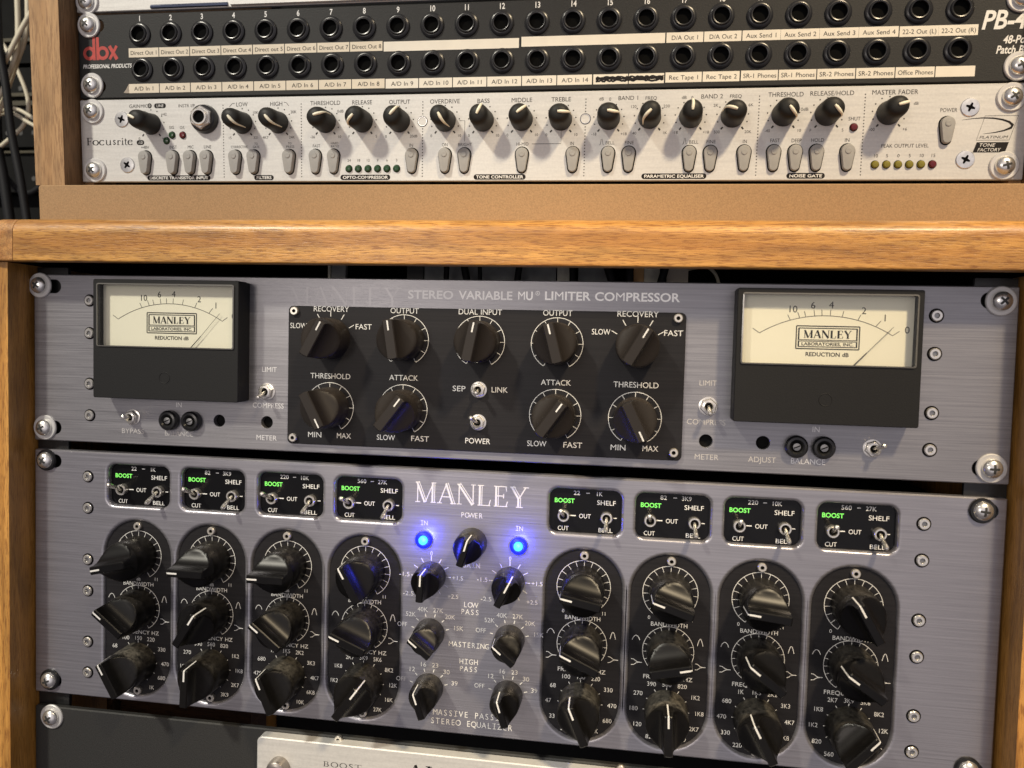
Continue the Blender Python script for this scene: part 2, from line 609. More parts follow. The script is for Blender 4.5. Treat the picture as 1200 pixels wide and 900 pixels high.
    def data(s, name, smooth=32):
        me = bpy.data.meshes.new(name)
        me.from_pydata([(a * S, b * S, c * S) for a, b, c in s.v], [], s.f)
        for m_ in s.mats:
            me.materials.append(M[m_])
        me.polygons.foreach_set("material_index", s.mi)
        me.update()
        if smooth:
            bm = bmesh.new()
            bm.from_mesh(me)
            bmesh.ops.remove_doubles(bm, verts=bm.verts, dist=1e-6)
            bmesh.ops.recalc_face_normals(bm, faces=bm.faces)
            bm.to_mesh(me)
            bm.free()
            me.polygons.foreach_set("use_smooth", [True] * len(me.polygons))
            me.set_sharp_from_angle(angle=R(smooth))
        return me

    def build(s, name, parent=None, loc=(0, 0, 0), rot=(0, 0, 0), smooth=32):
        return link(name, s.data(name, smooth), parent, loc, rot)


def link(name, me, parent=None, loc=(0, 0, 0), rot=(0, 0, 0)):
    o = bpy.data.objects.new(name, me)
    C.objects.link(o)
    o.location = Vector(loc) * S
    o.rotation_euler = rot
    if parent:
        o.parent = parent
    return o


def print_mesh(mb, name, parent, loc=(0, 0, 0)):
    """flat printed marks: one mesh, normals left as they are"""
    return mb.build(name, parent, loc, smooth=0)


def thing(name, label, cat, loc=(0, 0, 0), rot=(0, 0, 0), group=None):
    o = link(name, None, None, loc, rot)
    o["label"] = label
    o["category"] = cat
    if group:
        o["group"] = group
    return o


def tag(o, label, cat, group=None, kind=None):
    if label:
        o["label"] = label
    if cat:
        o["category"] = cat
    if group:
        o["group"] = group
    if kind:
        o["kind"] = kind
    return o


# ---- glyphs come from Blender's own built-in font, made once per character and weight
GL = {}
CHARS = "ABCDEFGHIJKLMNOPQRSTUVWXYZabcdefghijklmnopqrstuvwxyz0123456789-+/().,&%"


def load_glyphs():
    tmp = []

    def mk(body, bold):
        cu_ = bpy.data.curves.new("glyph", 'FONT')
        cu_.body = body
        cu_.size = 1
        cu_.resolution_u = 3
        cu_.offset = bold
        o = bpy.data.objects.new("glyph", cu_)
        C.objects.link(o)
        return o
    for bold in (0.0, 0.022, -0.012):
        for ch in CHARS:
            tmp.append((ch, bold, mk(ch, bold), mk("|" + ch + "|", 0.0)))
    bar2 = mk("||", 0.0)
    bpy.context.view_layer.update()
    dg = bpy.context.evaluated_depsgraph_get()

    def conv(o):
        e = o.evaluated_get(dg)
        me = e.to_mesh()
        v = [(q.co.x, q.co.y) for q in me.vertices]
        f = [tuple(p.vertices) for p in me.polygons]
        e.to_mesh_clear()
        return v, f

    def bars(o):
        v, f = conv(o)
        xs = [q[0] for q in v]
        return max(xs) - min(xs)
    ba = bars(bar2)
    v1, _ = conv(bar2)
    xs = sorted(set(round(q[0], 4) for q in v1))
    barw = xs[1] - xs[0]
    badv = ba - barw
    for ch, bold, o, o2 in tmp:
        v, f = conv(o)
        GL[(ch, bold)] = (v, f, bars(o2) - barw - badv)
    for ch, bold, o, o2 in tmp:
        for q in (o, o2):
            cd = q.data
            bpy.data.objects.remove(q)
            bpy.data.curves.remove(cd)
    cd = bar2.data
    bpy.data.objects.remove(bar2)
    bpy.data.curves.remove(cd)
    return max(q[1] for q in GL[('H', 0.0)][0])


CAP = 0.7
CAP = load_glyphs()


def glyph(ch, bold):
    if ch == ' ':
        return ([], [], 0.32)
    if ch in 'MW':
        bold = 0.0 if bold > 0 else bold
    return GL.get((ch, bold)) or GL[('-', 0.0)]


# ---- hand drawn serif capitals for the engraved maker's lettering: strokes in a 0..1 high box
SERIF = {
    'M': (1.15, [((0.12, 0), (0.12, 1), .055), ((0.12, 1), (0.55, 0.02), .15), ((0.55, 0.02), (0.98, 1), .05), ((0.98, 1), (0.98, 0), .16)],
          [(0, .27, 0), (0, .2, 1), (.84, 1.13, 0), (.9, 1.13, 1)]),
    'A': (1.0, [((0.10, 0), (0.50, 1), .055), ((0.50, 1), (0.88, 0), .16), ((0.24, .33), (0.72, .33), .05)],
          [(-.02, .25, 0), (.70, 1.02, 0)]),
    'N': (1.02, [((0.12, 0), (0.12, 1), .055), ((0.12, 1), (0.88, 0.02), .16), ((0.88, 0.02), (0.88, 1), .055)],
          [(0, .27, 0), (0, .2, 1), (.76, 1.02, 1)]),
    'L': (.82, [((0.20, 0), (0.20, 1), .17), ((0.66, .035), (0.74, .30), .05)], [(.04, .74, .0), (.04, .38, 1)]),
    'E': (.86, [((0.20, 0), (0.20, 1), .17), ((0.70, .03), (0.77, .27), .05), ((0.68, .97), (0.71, .75), .05), ((.22, .52), (.56, .52), .05), ((.56, .41), (.56, .63), .05)],
          [(.04, .77, .0), (.04, .72, 1)]),
    'Y': (.95, [((0.10, 1), (0.47, .45), .15), ((0.47, .45), (0.82, 1), .055), ((0.47, .48), (0.47, 0), .16)],
          [(-.03, .28, 1), (.68, .97, 1), (.30, .66, 0)]),
    'B': (.84, [((.2, 0), (.2, 1), .16), ((.2, .97), (.5, .97), .05), ((.2, .52), (.52, .52), .05), ((.2, .03), (.5, .03), .05), ((.5, .97), (.64, .76), .13), ((.64, .76), (.5, .52), .1), ((.5, .52), (.72, .28), .13), ((.72, .28), (.5, .03), .12)],
          [(.04, .3, 0), (.04, .3, 1)]),
    'O': (1.0, None, []), 'V': (.95, [((.1, 1), (.48, 0), .15), ((.48, 0), (.86, 1), .055)], [(-.03, .28, 1), (.72, 1.0, 1)]),
    'S': (.72, [((.6, .78), (.5, .95), .06), ((.5, .95), (.28, .95), .08), ((.28, .95), (.14, .75), .12), ((.14, .75), (.56, .32), .15), ((.56, .32), (.48, .06), .12), ((.48, .06), (.22, .04), .07), ((.22, .04), (.1, .25), .06)], []),
    'T': (.86, [((.43, 0), (.43, 1), .16), ((.05, .97), (.05, .78), .05), ((.81, .97), (.81, .78), .05)], [(.03, .83, 1), (.28, .58, 0)]),
}


def serif_text(mb, t, x, z, cap, y, wid=None, al='C', inline=0.0, thin=1.0):
    tot = sum(SERIF[c_][0] for c_ in t) + 0.06 * (len(t) - 1)
    kx = (wid / tot) if wid else cap
    px = x - (tot * kx / 2 if al == 'C' else 0)
    lv = [0]

    def ln(a, b, wd):
        lv[0] += 1
        mb.line([(px + a[0] * kx, z - cap / 2 + a[1] * cap), (px + b[0] * kx, z - cap / 2 + b[1] * cap)], wd, y - 0.002 * (lv[0] % 9))
    for c_ in t:
        adv, st, se = SERIF[c_]
        if c_ == 'O':
            n = 24
            pts = [(px + (.5 + .40 * math.cos(2 * math.pi * i / n)) * kx, z + .48 * math.sin(2 * math.pi * i / n) * cap) for i in range(n)]
            mb.line(pts, [(.05 + .11 * abs(math.cos(2 * math.pi * i / n))) * cap for i in range(n)], y, True)
        else:
            for a, b, wd in st:
                if inline and wd > .12:
                    # thick stems are engraved as one broad and one narrow cut
                    dx, dz = b[0] - a[0], b[1] - a[1]
                    q = math.hypot(dx, dz)
                    nx, nz = -dz / q, dx / q
                    if nx > 0:
                        nx, nz = -nx, -nz
                    o1, o2 = .045, -.075
                    ln((a[0] + nx * o1, a[1] + nz * o1), (b[0] + nx * o1, b[1] + nz * o1), .095 * cap)
                    ln((a[0] + nx * o2, a[1] + nz * o2), (b[0] + nx * o2, b[1] + nz * o2), .04 * cap)
                else:
                    ln(a, b, wd * cap * thin)
            for x0, x1, zz in se:
                ln((x0, min(max(zz, .02), .98)), (x1, min(max(zz, .02), .98)), .045 * cap)
        px += (adv + .06) * kx


# ------------------------------------------------------------------ shared small parts
def screw_head_mesh():
    mb = MB().mat("zinc")
    prof = [(4.4, 0), (4.4, -.5)]
    for i in range(1, 9):
        a = i / 8 * math.pi / 2
        prof.append((4.4 * math.cos(a) if i < 8 else .05, -.5 - 2.7 * math.sin(a)))
    mb.lathe(prof, n=32)
    return mb


def cross_recess(mb, y, L=2.1, wd=1.05):
    mb.mat("recess_dark")
    for a in (25, 115):
        q, p = math.sin(R(a)), math.cos(R(a))
        n_ = 8
        pts = [(L * (2 * i / n_ - 1) * q, L * (2 * i / n_ - 1) * p) for i in range(n_ + 1)]
        v = []
        for (px, pz), t in zip(pts, range(n_ + 1)):
            for s_ in (-1, 1):
                x_ = px + s_ * wd / 2 * p
                z_ = pz - s_ * wd / 2 * q
                r2 = min((x_ * x_ + z_ * z_) / (4.4 ** 2), 1)
                v.append((x_, -.5 - 2.7 * math.sqrt(1 - r2) - .06 - y, z_))
        mb.add(v, [(2 * i, 2 * i + 1, 2 * i + 3, 2 * i + 2) for i in range(n_)])


_sh = screw_head_mesh()
cross_recess(_sh, 0)
ME_SCREW = _sh.data("rack_screw")
_w = MB().mat("washer_nylon")
_w.lathe([(4.2, 0), (6.6, 0), (6.6, -.7), (6.2, -1.1), (5.0, -1.1), (4.2, -.9)], n=36, cap0=False, cap1=False)
ME_WASHER = _w.data("washer")
_w = MB().mat("jack_plastic")
_w.lathe([(4.0, 0), (5.7, 0), (5.7, -.9), (5.2, -1.6), (4.3, -1.6)], n=36, cap0=False, cap1=False)
ME_BLACKWASHER = _w.data("washer")
_h = MB().mat("hole_black")
_h.disc(0, 0, 3.25, -.06, 24)
_h.mat("nickel").lathe([(2.6, 0), (2.6, -.7), (2.2, -1.1), (1.25, -1.1), (1.1, -.35)], n=24, cap0=False, cap1=False)
_h.mat("steel_dark").disc(0, 0, 1.12, -.33, 6)
ME_HEX = _h.data("hex_bolt")
_h = MB().mat("bolt_bright")
_h.lathe([(2.15, 0), (2.15, -1.4), (1.8, -1.8), (.95, -1.8), (.85, -1.2)], n=20, cap0=False, cap1=False)
_h.mat("hole_black").disc(0, 0, .87, -1.18, 6)
ME_CAPSCREW = _h.data("cap_screw")


def rack_screw(unit, x, z, y=0, tilt=0, washer='light'):
    s_ = link("rack_screw", ME_SCREW, unit, (x, y - (1.0 if washer != 'none' else .3), z), (0, R(tilt), 0))
    if washer != 'none':
        link("washer", ME_WASHER if washer == 'light' else ME_BLACKWASHER, s_, (0, 1.0, 0))
    return s_


def bar_knob_mesh(rad, skirt, hs, h, bw, mat_, power=5.0):
    """round skirt that is scooped away on both sides into a straight finger bar"""
    mb = MB().mat(mat_)
    n = 72

    def ring(y, r, w_):
        return [(max(-w_, min(w_, r * math.sin(2 * math.pi * j / n))), y, r * math.cos(2 * math.pi * j / n)) for j in range(n)]
    rings = [ring(0, skirt, skirt), ring(-hs * .5, skirt - .12, skirt), ring(-hs + .35, rad + .1, rad + 1), ring(-hs, rad - .15, rad + 1)]
    for i in range(1, 17):
        t = i / 16
        # concave scoop: the width falls quickly and then runs straight up the bar
        w_ = bw + (rad - .15 - bw) * (1 - t) ** power
        rings.append(ring(-hs - (h - hs - .5) * t, rad - .15 - .35 * t, w_))
    rings.append(ring(-h, rad - 1.0, bw - .45))
    mb.loft(rings)
    return mb


def knob_line(rad, h, hs, bw, wd, ln, side=True):
    mb = MB().mat("white_print")
    mb.add([(-wd / 2, -h - .05, rad - 1.05), (wd / 2, -h - .05, rad - 1.05), (wd / 2, -h - .05, rad - 1.05 - ln), (-wd / 2, -h - .05, rad - 1.05 - ln)], [(0, 1, 2, 3)])
    if side:
        ww = wd * .8
        a = [(-h - .05, rad - 1.0), (-h + .5, rad - .44), (-hs - .3, rad + .06)]
        v = []
        for y, z in a:
            v += [(-ww / 2, y, z + .03), (ww / 2, y, z + .03)]
        mb.add(v, [(0, 1, 3, 2), (2, 3, 5, 4)])
    return mb


ME_KNOB_LARGE = bar_knob_mesh(10.0, 10.4, 15.0, 26.0, 2.0, "knob_black", 3.6).data("knob", 40)
ME_KNOB_DUSTY = bar_knob_mesh(10.0, 10.4, 15.0, 26.0, 2.0, "knob_dusty", 3.6).data("knob", 40)
ME_LINE_LARGE = knob_line(10.0, 26.0, 14.6, 2.0, .85, 5.0).data("pointer_line", 0)
ME_KNOB_BROWN = bar_knob_mesh(9.9, 10.2, 13.0, 23.5, 2.5, "knob_brown", 3.4).data("knob", 40)
ME_LINE_BROWN = knob_line(9.9, 23.5, 13.0, 2.45, .7, 4.6, False).data("pointer_line", 0)
ME_KNOB_SMALL = bar_knob_mesh(7.0, 7.5, 12.0, 22.0, 1.7, "knob_black", 3.6).data("knob", 40)
ME_LINE_SMALL = knob_line(7.0, 22.0, 11.6, 1.7, .75, 4.6).data("pointer_line", 0)


def knob(unit, me, ml, x, z, ang, y=0):
    k = link("knob", me, unit, (x, y, z), (0, R(ang), 0))
    link("pointer_line", ml, k)
    return k


# toggle switch: hex nut, threaded bush, bat lever
def toggle(unit, x, z, y, lev, size=1.0, name="toggle_switch", side=0.0, washer=True, long=1.0):
    mb = MB().mat("nickel")
    if washer:
        mb.lathe([(4.4 * size, 0), (4.4 * size, -.5), (3.6 * size, -.7)], n=28)
        hx = [(4.0 * size * math.sin(R(60 * i + 12)), 4.0 * size * math.cos(R(60 * i + 12))) for i in range(6)]
        hx2 = [(a * .88, b * .88) for a, b in hx]
        mb.prism(hx, -.6, -2.2, .35, hx2)
        mb.lathe([(2.9 * size, -2.1), (2.9 * size, -3.3), (2.1 * size, -3.5), (1.6 * size, -2.6)], n=24)
    else:
        mb.lathe([(2.9 * size, 0), (2.9 * size, -2.6), (2.6 * size, -3.0), (2.0 * size, -3.0), (1.7 * size, -2.2)], n=26)
    mb.mat("hole_black").disc(0, 0, 1.75 * size, -2.62 if washer else -2.22, 16)
    t = mb.build(name, unit, (x, y, z))
    L = MB().mat("nickel")
    d = Vector((math.sin(R(side)), -math.cos(R(lev)), math.sin(R(lev)))).normalized()
    pts = [Vector((0, -2.0, 0)) + d * q for q in (0, 2.5 * long, 6.5 * long, 7.8 * long, 8.6 * long, 8.9 * long)]
    L.tube([p for p in pts], [.75 * size, .85 * size, 1.15 * size, 1.2 * size, .95 * size, .3 * size], 14)
    L.build("lever", t)
    return t


# ================================================================== LARGE STRUCTURE
# oak rack below
oakrack = thing("oak_rack", "honey coloured oak rack cabinet framing the grey units, rounded top rail", "rack cabinet", (0, 0, 0))
mb = MB().mat("oak_top")
prof = []                                   # rounded nosing, profile in (y,z)
zt, zb, yf = 114.6, 93.0, -20.0
rt = 7.0
for i in range(9):
    a = R(90 * i / 8)
    prof.append((yf + rt - rt * math.sin(a), zt - rt + rt * math.cos(a)))
prof.append((yf, zt - rt - .4))
prof.append((yf, zb + 1.2))
for i in range(5):
    a = R(90 * i / 4)
    prof.append((yf + .8 - .8 * math.cos(a), zb + .8 - .8 * math.sin(a)))
prof = prof + [(-13.0, zb), (-13.0, 102.0), (5.0, 102.0), (5.0, zt)]
mb.loft([[(x, y, z) for y, z in prof] for x in (-236.2, 262.0)])
mb.build("top_rail", oakrack, smooth=40)
mb = MB().mat("oak_end")
profe = [(y, z) for y, z in prof]
rings = []
for x, ins in ((-236.5, 0.0), (-246, 0.0), (-252, 1.6), (-256, 4.0), (-258.5, 8.0)):
    rings.append([(x, max(y, yf + ins), min(z, zt - ins * .8)) for y, z in profe])
mb.loft(rings)
mb.build("corner_block", oakrack, smooth=40)
mb = MB().mat("oak_top")
mb.box(-258, 262, 5.2, 330, 102.4, zt - .4)
mb.build("top_board", oakrack)
mb = MB().mat("gear_dark")
mb.box(-242, 242, -12.8, 299, 101.0, 101.8)  # added dark sheet standing in for shade under the top board
mb.build("shade_sheet", oakrack)
for sx, nm in ((-1, "side_board"), (1, "side_board")):
    mb = MB().mat("oak_side")
    x0, x1 = (-262.0, -242.8) if sx < 0 else (242.8, 262.0)
    lp = rrect((x0 + x1) / 2, 0, x1 - x0, 40, 1.2, 4)
    # front edge strip, then the inside face with shade put into its darker colour
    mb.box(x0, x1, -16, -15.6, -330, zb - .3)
    mb.mat("oak_inner_shaded").box(x0 + (.0 if sx < 0 else .0), x1, -15.59, 330, -330, zb - .3)
    mb.mat("gear_dark").box(x0 + .1, x1 - .1, -12.7, 329, zb - .29, 102.3)  # dark filler added to keep outside light out of the slit
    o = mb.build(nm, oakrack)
mb = MB().mat("gear_dark")
mb.box(-242, 242, 300, 320, -330, 94)
mb.build("back_board", oakrack)
for sx in (-1, 1):
    mb = MB().mat("rail_steel")
    mb.box(sx * 233 - 9, sx * 233 + 9, 3.6, 5.6, -330, 92)
    mb.build("rack_rail", oakrack)
# timber cleats seen through the slit above the blank panel
mb = MB().mat("cleat_wood")
mb.box(-219, -137, 40, 60, -185, -150)
mb.build("cleat", oakrack)
mb = MB().mat("cleat_wood")
mb.box(-226.4, -223.2, 38, 60, -185, -128)
mb.build("cleat", oakrack)

# plywood rack standing on the oak one
TILT = -0.0538
up_rot = (-TILT * 0 + 0.0538, 0, 0)
UP = (10.2, 22.7, 184.66)


def up_rotation():
    ex = Vector((0.99999196, 0.00271553, -0.00294893))
    ey = Vector((-0.00255295, 0.99854841, 0.05380099))
    ez = Vector((0.00309075, -0.05379303, 0.99854732))
    return Matrix((ex, ey, ez)).transposed().to_euler()


UPR = up_rotation()
ply = thing("plywood_rack", "pale plywood rack box standing on the oak cabinet", "rack cabinet", UP, UPR)
for sx in (-1, 1):
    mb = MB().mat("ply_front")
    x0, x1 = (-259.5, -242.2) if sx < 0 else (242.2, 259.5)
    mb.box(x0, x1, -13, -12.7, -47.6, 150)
    mb.mat("ply_inner_shaded").box(x0, x1, -12.69, 260, -47.6, 150)  # inside of the same board, its shade put into a darker tone
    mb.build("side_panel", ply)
mb = MB().mat("mdf")
lp = rrect(-1, -57.6, 512, 19.6, 1.6, 4)
lp2 = rrect(-1, -57.6, 511, 18.6, 1.2, 4)
mb.prism(lp, 255, -14.5, .5, lp2)
mb.build("bottom_board", ply)
mb = MB().mat("ply_front")
mb.box(-241.9, -236.5, 3, 22, -46, 150)
mb.build("mounting_batten", ply)
mb = MB().mat("ply_front")
mb.box(236.5, 241.9, 3, 22, -46, 150)
mb.build("mounting_batten", ply)
mb = MB().mat("gear_dark")
mb.box(-242, 242, 240, 250, -47, 150)
mb.build("back_board", ply)

exec_after = []


# ================================================================== LIMITER COMPRESSOR (2U, violet grey, y=0 is its face)
vm = thing("stereo_compressor", "violet grey brushed stereo limiter compressor with two cream needle meters, under the oak rail", "compressor", (0, 0, 0))
mb = MB().mat("violet_grey_aluminium")
slots = [(sx * 231.5, z, 12, 7, 3.4, .2) for sx in (-1, 1) for z in (81.8, 7.0)]
rnd = [(-135.6, 14.2, 6.2, 6.2, 3.1, .15), (-109.6, 14.4, 6.2, 6.2, 3.1, .15), (108.8, 14.1, 6.2, 6.2, 3.1, .15), (134.7, 14.4, 6.2, 6.2, 3.1, .15)]
mb.plate((0, 44.05, 482.6, 88.1, .8), slots + rnd, 3, 0, .5)
vface = mb.build("faceplate", vm, smooth=25)
mb = MB().mat("gear_dark")
mb.box(-216, 216, 3.1, 250, 2, 86)
mb.build("chassis", vm)
mb = MB().mat("black_plate")
mb.prism(rrect(0, 39.1, 195.4, 69.4, 2.4), -.05, -2, .3, rrect(0, 39.1, 194.8, 68.8, 2.2))
vplate = mb.build("control_plate", vm)
pr = MB().mat("white_print")
Y = -2.05
for cx, cz, kind in ((-37.7, 58, 1), (0, 58, 1), (37.7, 58, 1), (-75.5, 23.5, 1), (-37.7, 23.6, 1), (37.7, 23.8, 1), (75.5, 23.7, 1), (-75.5, 57.8, 0), (75.5, 57.8, 0)):
    if kind:
        pr.arc(cx, cz, 12.4, -150, 150, .29, Y, 50)
        for i in range(11):
            pr.tick(cx, cz, -150 + 30 * i, 9.0, 12.2, .27, Y - .005)
    else:
        for i in range(5):
            pr.tick(cx, cz, -60 + 30 * i, 11.0, 14.0, .36, Y)
for t, x, z, wd in (("RECOVERY", -75.4, 72.3, 18.6), ("OUTPUT", -37.7, 72.1, 14.5), ("DUAL INPUT", 0, 72.2, 21.6), ("OUTPUT", 37.6, 72.4, 14.2), ("RECOVERY", 75.3, 72.6, 19.4),
                    ("SLOW", -92.4, 63.7, 8.8), ("FAST", -58.5, 63.8, 8.6), ("SLOW", 58.4, 63.9, 8.8), ("FAST", 92.0, 64.0, 9.0),
                    ("THRESHOLD", -75.2, 38.9, 21.0), ("ATTACK", -37.5, 39.2, 14.6), ("ATTACK", 37.7, 39.2, 14.4), ("THRESHOLD", 75.6, 39.3, 21.2),
                    ("SEP", -9.6, 34.8, 6.6), ("LINK", 10.4, 34.8, 8.2), ("MIN", -83.1, 9.2, 7.6), ("MAX", -67.9, 9.2, 7.6), ("SLOW", -46.1, 9.3, 9.4), ("FAST", -28.7, 9.4, 9.4),
                    ("POWER", 0.2, 9.5, 12.6), ("SLOW", 29.2, 9.5, 9.4), ("FAST", 46.5, 9.5, 9.4), ("MIN", 68.1, 9.3, 7.6), ("MAX", 83.1, 9.4, 7.6)):
    pr.text(t, x, z + .25, 2.6, Y, wd)
print_mesh(pr, "lettering", vplate)
# face lettering, partly rubbed off
pr = MB().mat("title_print")
Y = -.05
pr.text("LIMITER COMPRESSOR", 62.6, 80.9, 3.9, Y, 63.6, bold=.022)
pr.text("MU", 21.6, 80.7, 3.9, Y, 7.6, bold=.022)
pr.arc(27.6, 82.0, .95, 0, 360, .22, Y, 20)
pr.text("R", 27.6, 82.0, .9, Y)
pr.mat("grey_print")
for t, x, z, wd in (("LIMIT", 108.8, 41.4, 8.2), ("COMPRESS", 108.6, 23.0, 18.0), ("METER", 109.3, 6.6, 11.2), ("ADJUST", 134.6, 6.5, 12.6), ("BYPASS", -184.0, 6.9, 13.0), ("BALANCE", -158.0, 6.6, 16.0)):
    pr.text(t, x, z, 2.5, Y, wd)
pr.mat("faded_print")
pr.text("VARIABLE", 2.2, 80.6, 3.9, Y, 26.4, bold=.022)
for t, x, z, wd in (("LIMIT", -108.6, 41.4, 8.2), ("COMPRESS", -109.0, 23.0, 17.0), ("METER", -109.8, 6.5, 11.2), ("BALANCE", 155.0, 6.6, 15.5), ("IN", -158.0, 21.6, 3.6), ("IN", 158.0, 21.6, 3.6)):
    pr.text(t, x, z, 2.5, Y, wd)
pr.mat("faint_print")
pr.text("STEREO", -25.2, 80.5, 3.9, Y, 23.0, bold=.022)
pr.mat("worn_print")
serif_text(pr, "MANLEY", -69, 79.0, 9.2, Y, 58, thin=.8)
for t, x, z, wd in (("ADJUST", -135.6, 6.4, 12.6), ("BYPASS", 182.8, 6.5, 13.0)):
    pr.text(t, x, z, 2.5, Y, wd)
print_mesh(pr, "lettering", vface)

for x, z, a in ((-75.5, 57.8, 28), (-37.7, 58, -9), (0, 58, 11), (37.7, 58, -15), (75.5, 57.8, 30), (-75.5, 23.5, 153), (-37.7, 23.6, 37), (37.7, 23.8, 35), (75.5, 23.7, 154)):
    knob(vm, ME_KNOB_BROWN, ME_LINE_BROWN, x, z, a, -2.1)
toggle(vm, 0.3, 34.8, -2, -8, .9, side=4)
toggle(vm, 0.4, 18.9, -2, 22, .9, side=-14)
toggle(vm, -109.7, 30.1, 0, -18, 1.0)
toggle(vm, 109.3, 30.5, 0, -20, 1.0)
toggle(vm, -183.9, 14.2, 0, 8, .95, side=8)
toggle(vm, 182.8, 13.9, 0, 18, .95, side=18)
mbp = MB().mat("jack_plastic")
mbp.lathe([(5.2, 0), (5.2, -2.6), (4.4, -3.6), (3.4, -3.8), (2.6, -3.0)], n=30)
mbp.mat("hole_black").disc(0, 0, 2.65, -3.02, 20)
mbp.mat("steel_dark").lathe([(1.7, -3.05), (1.7, -3.5), (.1, -3.7)], n=16)
mbp.mat("hole_black").line([(-1.4, -.6), (1.4, .6)], .5, -3.75)
mep = mbp.data("trim_pot")
for x in (-162.6, -150.2, 149.2, 161.2):
    link("trim_pot", mep, vm, (x, 0, 13.5))
for x in (-208.7, 207.3):
    for z in (74.7, 57.6, 31.0, 14.3):
        link("hex_bolt", ME_HEX, vm, (x, 0, z), (0, R(random.uniform(0, 60)), 0))
for x, z in ((-94.2, 71.2), (-94.2, 7.6), (94.0, 71.2), (94.0, 8.3)):
    link("cap_screw", ME_CAPSCREW, vm, (x, -2, z))
for x, z, t in ((-237.2, 82.2, 10), (-234.6, 6.9, 40), (233.6, 81.6, 20), (233.4, 7.2, 65)):
    rack_screw(vm, x, z, 0, t)


